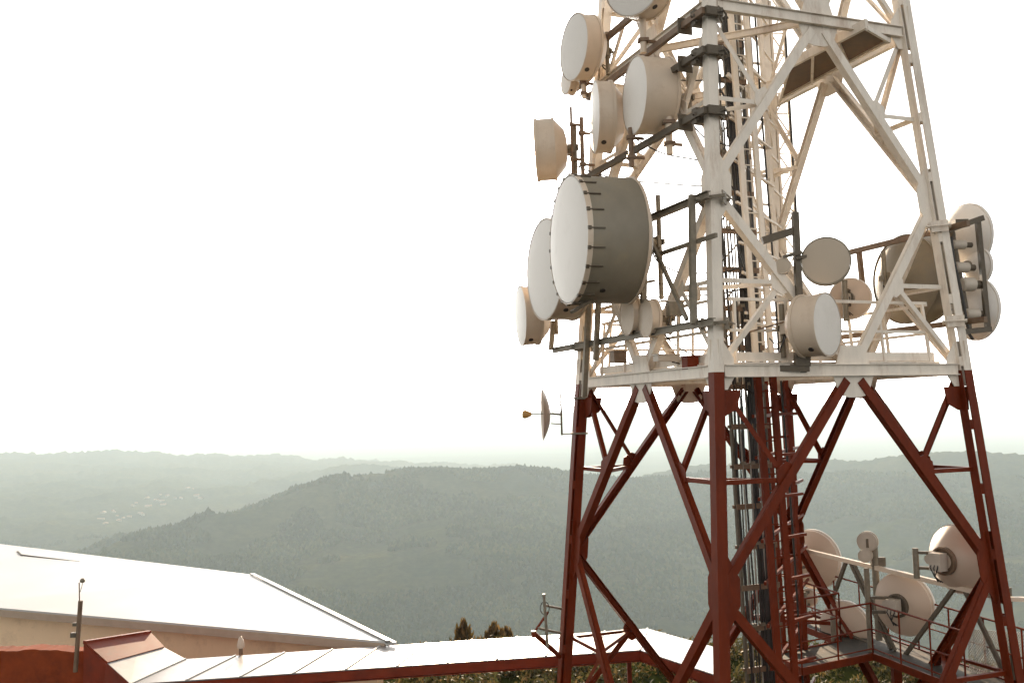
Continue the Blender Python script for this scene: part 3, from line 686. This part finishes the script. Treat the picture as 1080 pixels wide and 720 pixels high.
# ================================================================== DUCT, BUILDING, WALL
DZ = -5.4
F1, F2 = onz(138, 721.5, DZ), onz(675, 685.5, DZ); B1, B2 = onz(196, 695, DZ), onz(683, 663, DZ)
E1, E2 = onz(743, 708, DZ), onz(734, 676.5, DZ)
ext = (E1 - F2).normalized() * .7; E1 = E1 + ext; E2 = E2 + ext
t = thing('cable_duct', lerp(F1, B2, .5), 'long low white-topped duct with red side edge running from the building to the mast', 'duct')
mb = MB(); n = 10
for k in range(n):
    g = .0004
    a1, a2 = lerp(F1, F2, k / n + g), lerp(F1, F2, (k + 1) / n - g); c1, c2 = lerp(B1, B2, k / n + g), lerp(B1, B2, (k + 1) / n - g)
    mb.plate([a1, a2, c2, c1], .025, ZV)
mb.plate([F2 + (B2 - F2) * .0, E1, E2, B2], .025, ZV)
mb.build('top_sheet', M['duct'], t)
mb = MB()
for k in range(0, n + 1): a1, c1 = lerp(F1, F2, k / n), lerp(B1, B2, k / n); mb.bar(a1 + ZV * .02, c1 + ZV * .02, .035, .03)
mb.build('seam_strip', M['roof'], t)
mb = MB()
for a_, b_ in ((F1, F2), (F2, E1), (B1, B2), (B2, E2)):
    mb.bar(a_ - ZV * .115, b_ - ZV * .115, .03, .19)
mb.plate([F1 - ZV * .24, F2 - ZV * .24, B2 - ZV * .24, B1 - ZV * .24], .02, ZV); mb.plate([F2 - ZV * .24, E1 - ZV * .24, E2 - ZV * .24, B2 - ZV * .24], .02, ZV)
mb.build('side_flange', M['redduct'], t)
mb = MB()
for k in (.04, .965):
    for a_, b_ in ((lerp(F1, B1, .5), lerp(F2, B2, .5)),):
        q = lerp(a_, b_, k); mb.bar(V((q.x, q.y, DZ - .26)), V((q.x, q.y, -9)), .10, .10, (0, 1, 0))
mb.build('post', M['redduct'], t)
# ramp up to the building
U1, U2 = at(113, 699, 20.6), at(173, 682.5, 22.2)
T1, T2 = at(89, 678, 20.9), at(158, 667, 22.5)
mb = MB(); mb.plate([F1, lerp(F1, B1, .5), lerp(U1, U2, .5), U1], .02); mb.plate([lerp(F1, B1, .5), B1, U2, lerp(U1, U2, .5)], .02); mb.build('ramp_sheet', M['duct'], t)
mb = MB(); mb.plate([U1, U2, T2, T1], .06)
mb.bar(T1 + ZV * .02, T2 + ZV * .02, .09, .07)
mb.plate([U1, T1, V((T1.x, T1.y, -8)), V((F1.x, F1.y, -8)), F1], .04)
mb.plate([U2, T2, V((T2.x, T2.y, -8)), V((B1.x, B1.y, -8)), B1], .04)
mb.build('end_box', M['redduct'], t)

vp = onz(254, 690, DZ)
t = thing('roof_vent', vp, 'small white bullet-shaped vent standing on the duct top', 'vent')
mb = MB(); mb.tube(vp, vp + ZV * .16, .045, 12); mb.build('stem', M['brownsteel'], t)
mb = MB(); mb.lathe(vp + ZV * .15, ZV, [(.02, 0), (.075, .005), (.085, .05), (.07, .16), (.03, .25), (0, .27)], 18); mb.build('cap', M['bowl'], t)

# building
EZ = -5.3
e0, e1 = onz(-40, 638, EZ), onz(406, 677, EZ)
r0, r1 = onz(-40, 569, -4.95), onz(263, 606, -4.95)
bd = thing('white_roofed_building', lerp(e0, e1, .5), 'low cream building with a broad flat white roof at the left', 'building')
mb = MB(); mb.plate([e0, e1, r1, r0], .05); mb.build('roof', M['roof'], bd)
ed = (e1 - e0).normalized(); out = V((ed.y, -ed.x, 0)).normalized(); gd = (r1 - e1).normalized()
mb = MB(); mb.bar(e0 - ZV * .12, e1 - ZV * .12, .05, .19); mb.bar(e1 - ZV * .12, r1 - ZV * .12, .05, .19)
mb.build('fascia', M['fascia'], bd)
mb = MB()
ps = [lerp(e0, e1, 1) + ed * .25, ]
mb.bar(e1 + ed * .10 + ZV * .05, r1 + ed * .10 + ZV * .05 , .12, .03); mb.bar(e1 + ed * .27 - ZV * .0, lerp(e1, r1, .93) + ed * .27, .08, .06)
mb.bar(e1 + ed * .2 - ZV * .03, r1 + ed * .2 - ZV * .03, .22, .03); mb.build('verge_trim', M['roof'], bd)
w0, w1 = e0 - out * .75, e1 - out * .55 - ed * .5; w2 = r1 - ed * .6; w3 = r0
mb = MB()
wl = [w0, w1, w2, w3]
for a_, b_ in zip(wl, wl[1:] + wl[:1]): mb.plate([V((a_.x, a_.y, EZ - .03)), V((b_.x, b_.y, EZ - .03)), V((b_.x, b_.y, -9.5)), V((a_.x, a_.y, -9.5))], .2)
mb.build('wall', M['wall'], bd)
mb = MB(); mb.plate([e0 - ZV * .17, e1 - ZV * .17, w1 - ZV * .17, w0 - ZV * .17], .03, ZV); mb.build('soffit', M['fascia'], bd)
nr = (e1 - e0).cross(r0 - e0).normalized(); nr = nr if nr.z > 0 else -nr
def onroof(px, py):
    d = ray(px, py); return d * (e0.dot(nr) / d.dot(nr))
mb = MB(); k4 = [onroof(*p_) for p_ in ((20, 585), (24, 587), (81, 594.3), (79, 590.5), (22, 583))]
sk = [onroof(19, 583), onroof(79, 590), onroof(84, 594.5), onroof(23, 587)]
for a_, b_ in zip(sk, sk[1:] + sk[:1]): mb.bar(a_ + nr * .05, b_ + nr * .05, .10, .08, nr)
mb.build('skylight_frame', M['dark'], bd)
mb = MB(); mb.plate([p_ + nr * .09 for p_ in sk], .03, nr); mb.build('skylight', M['roof'], bd)

# rust red wall in front of the building with wavy coping
t_ = MB()
xs = np.linspace(-60, 92, 40)
top = []
for i, x_ in enumerate(xs):
    y_ = 685.5 - 1.0 * math.sin(i * .31) - .5 * math.sin(i * .83 + 1) - .25 * math.sin(i * 2.1)
    top.append(at(x_, y_, 21.2))
fr_pts, bk_pts = [], []
vs = []; fs = []
for p_ in top:
    vs += [p_, V((p_.x, p_.y, -8.5)), p_ + V((0, .45, .01 * random.random())), V((p_.x, p_.y + .45, -8.5))]
for i in range(len(top) - 1):
    a_ = 4 * i; b_ = a_ + 4
    fs += [(a_, a_ + 1, b_ + 1, b_), (a_, b_, b_ + 2, a_ + 2), (a_ + 2, b_ + 2, b_ + 3, a_ + 3)]
fs += [(0, 2, 3, 1), (4 * len(top) - 4, 4 * len(top) - 3, 4 * len(top) - 1, 4 * len(top) - 2)]
t_.add(vs, fs)
tag(t_.build('rust_wall', M['rustwall']), 'mottled rust-red wall with uneven top at the lower left corner', 'wall')

# thin weather pole
pb = at(80, 700, 20.9)
t = thing('sensor_mast', V((pb.x, pb.y, -6.2)), 'thin brown mast with a tiny round sensor in front of the building wall', 'mast')
P_ = lambda px, py: at(px, py, 20.9)
mb = MB(); mb.tube(P_(79.5, 708), P_(85, 633), .05, 10); mb.build('pole_tube', M['brownsteel'], t)
mb = MB(); mb.tube(P_(84, 640), P_(83.5, 614), .013, 8); mb.build('whip', M['brownsteel'], t)
mb = MB(); q = P_(87, 612); mb.lathe(q, ZV, [(0, -.05), (.05, -.03), (.055, .01), (.03, .05), (0, .055)], 14); mb.path([q - ZV * .04, P_(86.5, 618), P_(84.5, 624)], .008, 6); mb.build('sensor', M['galv'], t)
mb = MB()
for y_, l_ in ((658, -6), (669, -8)): mb = MB(); mb.bar(P_(83, y_), P_(83 + l_, y_), .06, .07); mb.build('bracket', M['dark'], t)
mb = MB(); mb.hexa(P_(78, 669), V((.06, 0, 0)), V((0, .05, 0)), V((0, 0, .05))); mb.build('bracket', M['dark'], t)

# spare bracket on the left leg, low down
t = thing('pipe_bracket', at(585, 655, 19.6), 'bare upright pipe held on two short arms off the red left leg, above the duct', 'bracket')
Q = lambda px, py, Y=19.5: at(px, py, Y)
mb = MB(); mb.tube(Q(573.5, 626), Q(577.5, 682), .03, 10); mb.build('pipe', M['galv'], t)
mb = MB(); mb.tube(Q(575, 638), Q(592, 641.5, 19.9), .025, 8); mb.tube(Q(568, 662), Q(591, 667, 19.9), .025, 8); mb.build('arm', M['galv'], t)
mb = MB(); mb.bar(Q(563, 667), Q(591, 692, 20.0), .09, .07, (0, 1, 0)); mb.hexa(Q(563, 668), V((.05, 0, 0)), V((0, .05, 0)), V((0, 0, .06))); mb.bar(Q(565, 664), Q(578, 645, 19.8), .04, .03); mb.build('stay', M['red'], t)
mb = MB(); cc = Q(575, 641); mb.path([cc + V((math.cos(a_) * .09 - .01, 0, math.sin(a_) * .13)) for a_ in np.linspace(0, 2 * math.pi, 18)], .008, 6); mb.build('cable_coil', M['cable'], t)

# ================================================================== TERRAIN
def P3(px, py, d):
    r_ = ray(px, py); s_ = d / math.hypot(r_.x, r_.y); return (r_.x * s_, r_.y * s_, r_.z * s_)
ridges = [
 ([(-60, 625, 1900), (60, 597, 2000), (130, 574, 2100), (200, 551, 2200), (270, 526, 2300), (330, 506, 2400), (400, 493, 2500), (430, 489.5, 2500), (470, 491, 2520), (500, 491.5, 2550), (545, 489, 2600), (600, 494, 2650), (680, 504, 2750), (740, 500, 2850), (850, 499, 3000), (960, 500, 3000), (1100, 506, 2900), (1250, 515, 2800)], .20, .25),
 ([(640, 510, 3900), (700, 503, 3800), (745, 489, 3700), (800, 488, 3650), (870, 487, 3600), (900, 487, 3500), (930, 484, 3450), (960, 480, 3400), (1010, 473.5, 3300), (1040, 473, 3300), (1080, 476, 3300), (1200, 480, 3300)], .14, .3),
 ([(-200, 478, 6000), (-100, 474, 6000), (0, 476, 6000), (60, 477, 6000), (100, 475, 6000), (140, 474, 6000), (200, 477.5, 6000), (260, 479.5, 6200), (320, 482, 6400), (380, 486, 6600), (450, 491, 7000), (520, 500, 7200)], .085, .2),
 ([(240, 520, 4300), (280, 502, 4400), (310, 496, 4500), (350, 494.5, 4500), (400, 491, 4600), (450, 492, 4700), (500, 500, 4800)], .12, .3),
 ([(330, 492, 11500), (380, 486, 11500), (430, 481, 12000), (480, 478.5, 12000), (520, 478.5, 12000), (555, 474.5, 12000), (590, 479, 12000), (640, 485, 12500), (700, 490, 12500)], .12, .2),
 ([(905, 463, 14500), (940, 460.5, 14500), (985, 457.5, 15000), (1040, 456, 15500), (1120, 455.5, 15500), (1300, 455, 15500)], .05, .1),
]
SEA = -500.
def terrain(x, y):
    d = np.hypot(x, y)
    r_ = np.hypot(x - 2, y - 14)
    own = GZ - .44 * np.maximum(0, r_ - 17.5)
    own = np.where(r_ > 1100, -400, own)
    base = np.where(d < 9000, -385., -385. - (d - 9000) * .06)
    base = np.where(x > 1800, base - (x - 1800) * .02 * (y > 4200), base)
    H = np.maximum(own, base)
    for pts, a1, a2 in ridges:
        W3 = [P3(*p_) for p_ in pts]; best = np.full(x.shape, -1e9)
        for (x0, y0, z0), (x1, y1, z1) in zip(W3, W3[1:]):
            dx, dy = x1 - x0, y1 - y0; L2 = dx * dx + dy * dy
            tt = np.clip(((x - x0) * dx + (y - y0) * dy) / L2, 0, 1)
            qx, qy = x0 + tt * dx, y0 + tt * dy; ds = np.hypot(x - qx, y - qy)
            front = d < np.hypot(qx, qy)
            e_ = np.sqrt(ds * ds + 40. ** 2) - 40.
            h = z0 + tt * (z1 - z0) - np.where(front, a1, a2) * (1.9 * np.minimum(e_, 260) + .78 * np.maximum(e_ - 260, 0))
            best = np.maximum(best, h)
        H = np.maximum(H, best) + 0
    return H
def vnoise(x, y, s, seed):           # cheap value noise
    x = x / s; y = y / s; xi = np.floor(x).astype(np.int64); yi = np.floor(y).astype(np.int64); fx = x - xi; fy = y - yi
    fx = fx * fx * (3 - 2 * fx); fy = fy * fy * (3 - 2 * fy)
    def h(a, b):
        n = (a * 374761393 + b * 668265263 + seed * 1442695041) & 0xffffffff
        n = ((n ^ (n >> 13)) * 1274126177) & 0xffffffff
        return ((n ^ (n >> 16)) & 0xffff) / 65535.
    return (h(xi, yi) * (1 - fx) + h(xi + 1, yi) * fx) * (1 - fy) + (h(xi, yi + 1) * (1 - fx) + h(xi + 1, yi + 1) * fx) * fy - .5
def ground_h(x, y):
    d = np.hypot(x, y); H = terrain(x, y)
    far = np.clip((d - 300) / 900, 0, 1) * np.clip((H + 384) / 25, 0, 1)
    H = H + far * (vnoise(x, y, 520, 1) * 20 + vnoise(x, y, 210, 2) * 16 + vnoise(x, y, 90, 3) * 9 - 9)
    low = np.clip((-H - 165) / 90, 0, 1) * np.clip((d - 1000) / 500, 0, 1) * np.clip((H + 384) / 25, 0, 1)
    H = H + low * ((.5 - 2 * np.abs(vnoise(x, y, 330, 31))) * 34 + (.5 - 2 * np.abs(vnoise(x, y, 150, 32))) * 20)
    return H + np.clip((d - 26) / 40, .04, 1) * vnoise(x, y, 6, 5) * 1.2
naz, nr_ = 760, 900
azs = np.radians(np.linspace(-52, 52, naz)); rs = np.concatenate([[2.], np.geomspace(6, 23000, nr_ - 1)])
AZ, RS = np.meshgrid(azs, rs); X = np.sin(AZ) * RS; Y = np.cos(AZ) * RS; Z = ground_h(X, Y)
tex = np.clip((RS - 900) / 500, 0, 1) * np.clip((Z + 382) / 15, 0, 1)
Z = Z + tex * (vnoise(X, Y, 19, 8) * 8 + vnoise(X, Y, 9, 9) * 5) * np.clip(RS / 2500, .6, 2.5)
vs = np.stack([X, Y, Z], -1).reshape(-1, 3)
def np_mesh(name, vs, faces, k, m, smooth=True):
    me = bpy.data.meshes.new(name); nf = len(faces)
    me.vertices.add(len(vs)); me.vertices.foreach_set('co', vs.astype(np.float32).ravel())
    me.loops.add(nf * k); me.loops.foreach_set('vertex_index', faces.astype(np.int32).ravel())
    me.polygons.add(nf); me.polygons.foreach_set('loop_start', np.arange(0, nf * k, k, dtype=np.int32)); me.polygons.foreach_set('loop_total', np.full(nf, k, dtype=np.int32))
    me.polygons.foreach_set('use_smooth', np.full(nf, smooth)); me.materials.append(m); me.update(); me.validate()
    o = bpy.data.objects.new(name, me); COL.objects.link(o); return o
I = np.arange(nr_ - 1)[:, None] * naz + np.arange(naz - 1)[None]
faces = np.stack([I, I + 1, I + 1 + naz, I + naz], -1).reshape(-1, 4)
m, N, Lk, b = new_mat('forested_ground')
tc = N.new('ShaderNodeTexCoord'); n1 = N.new('ShaderNodeTexNoise'); n1.inputs['Scale'].default_value = .0035; n1.inputs['Detail'].default_value = 8; n1.inputs['Roughness'].default_value = .7
n2 = N.new('ShaderNodeTexNoise'); n2.inputs['Scale'].default_value = .06; n2.inputs['Detail'].default_value = 6; n2.inputs['Roughness'].default_value = .7
for n_ in (n1, n2): Lk.new(tc.outputs['Object'], n_.inputs['Vector'])
r1_ = N.new('ShaderNodeValToRGB'); r1_.color_ramp.elements[0].position = .36; r1_.color_ramp.elements[1].position = .68
r1_.color_ramp.elements[0].color = (.016, .026, .008, 1); r1_.color_ramp.elements[1].color = (.062, .060, .022, 1)
Lk.new(n1.outputs['Fac'], r1_.inputs['Fac'])
r2_ = N.new('ShaderNodeValToRGB'); r2_.color_ramp.elements[0].position = .3; r2_.color_ramp.elements[1].position = .75; r2_.color_ramp.elements[0].color = (.45, .45, .42, 1); r2_.color_ramp.elements[1].color = (1.5, 1.45, 1.3, 1)
Lk.new(n2.outputs['Fac'], r2_.inputs['Fac'])
mx = N.new('ShaderNodeMixRGB'); mx.blend_type = 'MULTIPLY'; mx.inputs[0].default_value = 1; Lk.new(r1_.outputs[0], mx.inputs[1]); Lk.new(r2_.outputs[0], mx.inputs[2])
Lk.new(mx.outputs[0], b.inputs['Base Color']); b.inputs['Roughness'].default_value = .95; b.inputs['Specular IOR Level'].default_value = 0
M['ground'] = m
g = np_mesh('ground', vs, faces, 4, m); g['kind'] = 'structure'

# sea
m, N, Lk, b = new_mat('sea_water'); b.inputs['Base Color'].default_value = (.05, .07, .08, 1); b.inputs['Roughness'].default_value = .35
nz = N.new('ShaderNodeTexNoise'); nz.inputs['Scale'].default_value = .02; bp = N.new('ShaderNodeBump'); bp.inputs['Strength'].default_value = .3; bp.inputs['Distance'].default_value = 2
tc = N.new('ShaderNodeTexCoord'); Lk.new(tc.outputs['Object'], nz.inputs['Vector']); Lk.new(nz.outputs['Fac'], bp.inputs['Height']); Lk.new(bp.outputs[0], b.inputs['Normal'])
mb = MB(); mb.add([(-42000, 200, SEA), (42000, 200, SEA), (42000, 44000, SEA), (-42000, 44000, SEA)], [(0, 1, 2, 3)])
s_ = mb.build('sea', m); s_['kind'] = 'structure'

# forest: far crowns that read as one mass
nt = 80000
a_ = np.radians(rng.uniform(-36, 36, nt * 2)); d_ = np.sqrt(rng.uniform(1150 ** 2, 3000 ** 2, nt * 2))
x_, y_ = np.sin(a_) * d_, np.cos(a_) * d_
ok = (vnoise(x_, y_, 160, 21) + .6 * vnoise(x_, y_, 60, 22) > -.14) & (ground_h(x_, y_) > -376)
x_, y_ = x_[ok][:nt], y_[ok][:nt]; z_ = ground_h(x_, y_); nt = len(x_)
ico = [(0, 0, 1.0)] + [(.85 * math.cos(k * 1.2566), .85 * math.sin(k * 1.2566), .45) for k in range(5)] + [(.95 * math.cos(k * 1.2566 + .628), .95 * math.sin(k * 1.2566 + .628), -.25) for k in range(5)]
icf = [(0, 1 + k, 1 + (k + 1) % 5) for k in range(5)] + [(1 + k, 6 + k, 1 + (k + 1) % 5) for k in range(5)] + [(1 + (k + 1) % 5, 6 + k, 6 + (k + 1) % 5) for k in range(5)]
ico = np.array(ico); icf = np.array(icf)
sz = rng.uniform(2.2, 5.0, nt) * (1.15 + 1.1 * vnoise(x_, y_, 240, 41)); hs = sz * rng.uniform(1.0, 2.2, nt)
vv = ico[None] * np.stack([sz, sz, hs], -1)[:, None] * rng.uniform(.72, 1.25, (nt, len(ico), 1)) + np.stack([x_, y_, z_ + 3], -1)[:, None]
ff = icf[None] + (np.arange(nt) * len(ico))[:, None, None]
f_ = np_mesh('forest', vv.reshape(-1, 3), ff.reshape(-1, 3), 3, M['forest'], False); f_['kind'] = 'stuff'; tag(f_, 'hazy dark green woodland covering the hills beyond the mast', 'forest')

# scrub below the duct and the walkway
def leaf_cloud(cs, rad, n, size, flat=.8, up=.3):
    q = []
    for (cx, cy, cz), r_ in zip(cs, rad):
        p = rng.normal(size=(n, 3)); p /= np.linalg.norm(p, axis=1)[:, None]; p *= (rng.uniform(.15, 1, (n, 1)) ** .45) * r_; p[:, 2] = np.abs(p[:, 2]) * flat
        u = rng.normal(size=(n, 3)) + np.array([0, 0, up * 3]); u /= np.linalg.norm(u, axis=1)[:, None]; w = np.cross(u, rng.normal(size=(n, 3))); w /= np.linalg.norm(w, axis=1)[:, None]
        s0 = rng.uniform(.6, 1.4, (n, 1)) * size; c = p + np.array([cx, cy, cz])
        q.append(np.stack([c - w * s0 * .28, c + u * s0, c + w * s0 * .28, c - u * s0 * .6], 1))
    q = np.concatenate(q); return q.reshape(-1, 3), np.arange(len(q) * 4).reshape(-1, 4)
cs, rad = [], []
for k in range(1500):
    xx, yy = rng.uniform(-10, 16), rng.uniform(13, 38)
    zz = float(ground_h(np.array([xx]), np.array([yy]))[0]); cs.append((xx, yy, zz - .1)); rad.append(rng.uniform(.3, .9))
v_, q_ = leaf_cloud(cs, rad, 130, .10)
s_ = np_mesh('scrub', v_, q_, 4, M['scrub'], False); s_['kind'] = 'stuff'; tag(s_, 'dry brown and olive scrub on the ground below the duct and walkway', 'scrub')

# pines just beyond the duct
def pine(px, py, Yd, w, lab):
    top = at(px, py, Yd); gz = float(ground_h(np.array([top.x]), np.array([top.y]))[0]); H = top.z - gz
    t = thing('pine_tree', (top.x, top.y, gz), lab, 'tree', 'pines beyond the duct')
    mb = MB(); mb.tube((top.x, top.y, gz), (top.x + .05, top.y, top.z - .2), .09, 8, 0, .02)
    cs, rad = [], []
    for k in range(17):
        f = k / 16; z = gz + H * (.25 + .72 * f); rr = w * (1 - f) ** .75 + .03
        for j in range(6):
            an = rng.uniform(0, 6.28); rq = rr * rng.uniform(.5, 1.1); e = V((top.x + math.cos(an) * rq, top.y + math.sin(an) * rq, z + rq * .45)); b0 = V((top.x, top.y, z - .12))
            mb.tube(b0, e, .018, 5, 0, .007)
            for g_ in (.45, .75, 1): q_ = lerp(b0, e, g_); cs.append(tuple(q_)); rad.append(.05 + .09 * rng.random())
    cs.append((top.x, top.y, top.z - .35)); rad.append(.1)
    mb.build('trunk', M['bark'], t)
    v_, q_ = leaf_cloud(cs, rad, 7, .17, 2.8, 1.4)
    cr_ = np_mesh('crown', v_ - np.array([top.x, top.y, gz]), q_, 4, M['needles'], False); cr_.parent = t
pine(490, 659, 42, 1.1, 'single young pine tip rising over the duct near the bright glint')
pine(521, 661, 43, 1.3, 'pine tips rising over the duct nearer the mast, left of the red leg')
pine(534, 666, 44, 1.0, 'shorter pine tip at the right of the pair over the duct')

# village houses in the valley
hm = mat('village_wall', (.27, .25, .22), .8); hr = mat('village_roof', (.24, .14, .09), .9)
proto = None
for k in range(30):
    px = rng.uniform(105, 212); py = 574 - (px - 105) * .27 + rng.uniform(-8, 4)
    p = onz(px, py, -383); p = V((p.x, p.y, float(ground_h(np.array([p.x]), np.array([p.y]))[0]) - 1))
    if p.y > 5200: continue
    if proto is None:
        mb = MB(); o = V((0, 0, 0)); a, b_, h, rdg = 6.5, 5, 5.5, 8.5
        mb.hexa(V((0, 0, h / 2)), V((a, 0, 0)), V((0, b_, 0)), V((0, 0, h / 2)))
        mb.add([(-a - .5, -b_ - .5, h), (a + .5, -b_ - .5, h), (a + .5, b_ + .5, h), (-a - .5, b_ + .5, h), (-a - .5, 0, rdg), (a + .5, 0, rdg)], [(0, 1, 5, 4), (2, 3, 4, 5), (0, 4, 3), (1, 2, 5), (0, 3, 2, 1)], 1)
        h_ = proto = mb.build('village_house', [hm, hr], None, V((0, 0, 0)))
    else: h_ = proto.copy(); COL.objects.link(h_)
    h_.location = p; h_.rotation_euler = (0, 0, rng.uniform(0, 3.1)); h_.scale = (rng.uniform(.7, 1.6),) * 2 + (rng.uniform(.8, 1.3),)
    tag(h_, 'tiny pale house of the hazy village in the valley at left', 'house', 'village houses in the valley')

# ================================================================== AIR
mb = MB(); mb.hexa(V((0, 21900, (SEA - 60 + 14.5) / 2)), V((43000, 0, 0)), V((0, 22400, 0)), V((0, 0, (14.5 - SEA + 60) / 2)))
m = bpy.data.materials.new('haze_air'); m.use_nodes = True; N = m.node_tree.nodes; N.clear()
o_ = N.new('ShaderNodeOutputMaterial'); pv = N.new('ShaderNodeVolumePrincipled')
pv.inputs['Color'].default_value = (.71, .87, .965, 1); pv.inputs['Density'].default_value = 1.25e-4; pv.inputs['Anisotropy'].default_value = .12
m.node_tree.links.new(pv.outputs[0], o_.inputs['Volume'])
hz = mb.build('haze', m); hz['kind'] = 'stuff'; tag(hz, 'thin pale morning haze over the valley and hills', 'haze')

# ================================================================== LIGHT, CAMERA
SUN_EL, SUN_AZ = 15.5, -2.8         # azimuth to the right of +Y
w = bpy.data.worlds.new('World'); scene.world = w; w.use_nodes = True
N, Lk = w.node_tree.nodes, w.node_tree.links
sky = N.new('ShaderNodeTexSky'); sky.sky_type = 'NISHITA'; sky.sun_disc = False
sky.sun_elevation = R(SUN_EL); sky.sun_rotation = R(SUN_AZ); sky.altitude = 500; sky.air_density = 1.0; sky.dust_density = 2.0; sky.ozone_density = 1.0
hs = N.new('ShaderNodeHueSaturation'); hs.inputs['Saturation'].default_value = .04; Lk.new(sky.outputs[0], hs.inputs['Color'])
wm = N.new('ShaderNodeMixRGB'); wm.blend_type = 'MULTIPLY'; wm.inputs[0].default_value = 1; wm.inputs[2].default_value = (1, .98, .94, 1); Lk.new(hs.outputs[0], wm.inputs[1])
Lk.new(wm.outputs[0], N['Background'].inputs[0]); N['Background'].inputs[1].default_value = .15
sd = V((math.sin(R(SUN_AZ)) * math.cos(R(SUN_EL)), math.cos(R(SUN_AZ)) * math.cos(R(SUN_EL)), math.sin(R(SUN_EL))))
L = bpy.data.lights.new('sun', 'SUN'); L.energy = 5; L.angle = R(.5); L.color = (1, .78, .54)
so = bpy.data.objects.new('sun', L); COL.objects.link(so); so.rotation_euler = sd.to_track_quat('Z', 'Y').to_euler(); so.location = sd * 50

cam = bpy.data.cameras.new('camera'); co = bpy.data.objects.new('camera', cam); COL.objects.link(co)
cam.sensor_width = 36; cam.lens = FPX * 36 / 1080; cam.clip_start = .1; cam.clip_end = 90000
mw = Matrix.Identity(4)
for i in range(3): mw[i][0] = RT[i]; mw[i][1] = UP[i]; mw[i][2] = -FW[i]
co.matrix_world = mw; scene.camera = co

for o in bpy.data.objects:
    if '_org' in o: del o['_org']
vs_ = scene.view_settings; vs_.view_transform = 'Standard'; vs_.look = 'None'; vs_.gamma = 1; vs_.exposure = 1.0; vs_.use_curve_mapping = False
scene.render.engine = 'CYCLES'
cy = scene.cycles; cy.use_denoising = True; cy.max_bounces = 8; cy.diffuse_bounces = 3; cy.glossy_bounces = 3; cy.volume_bounces = 2; cy.transparent_max_bounces = 8
cy.use_adaptive_sampling = True; cy.adaptive_threshold = .02
try: cy.denoiser = 'OPENIMAGEDENOISE'
except Exception: pass
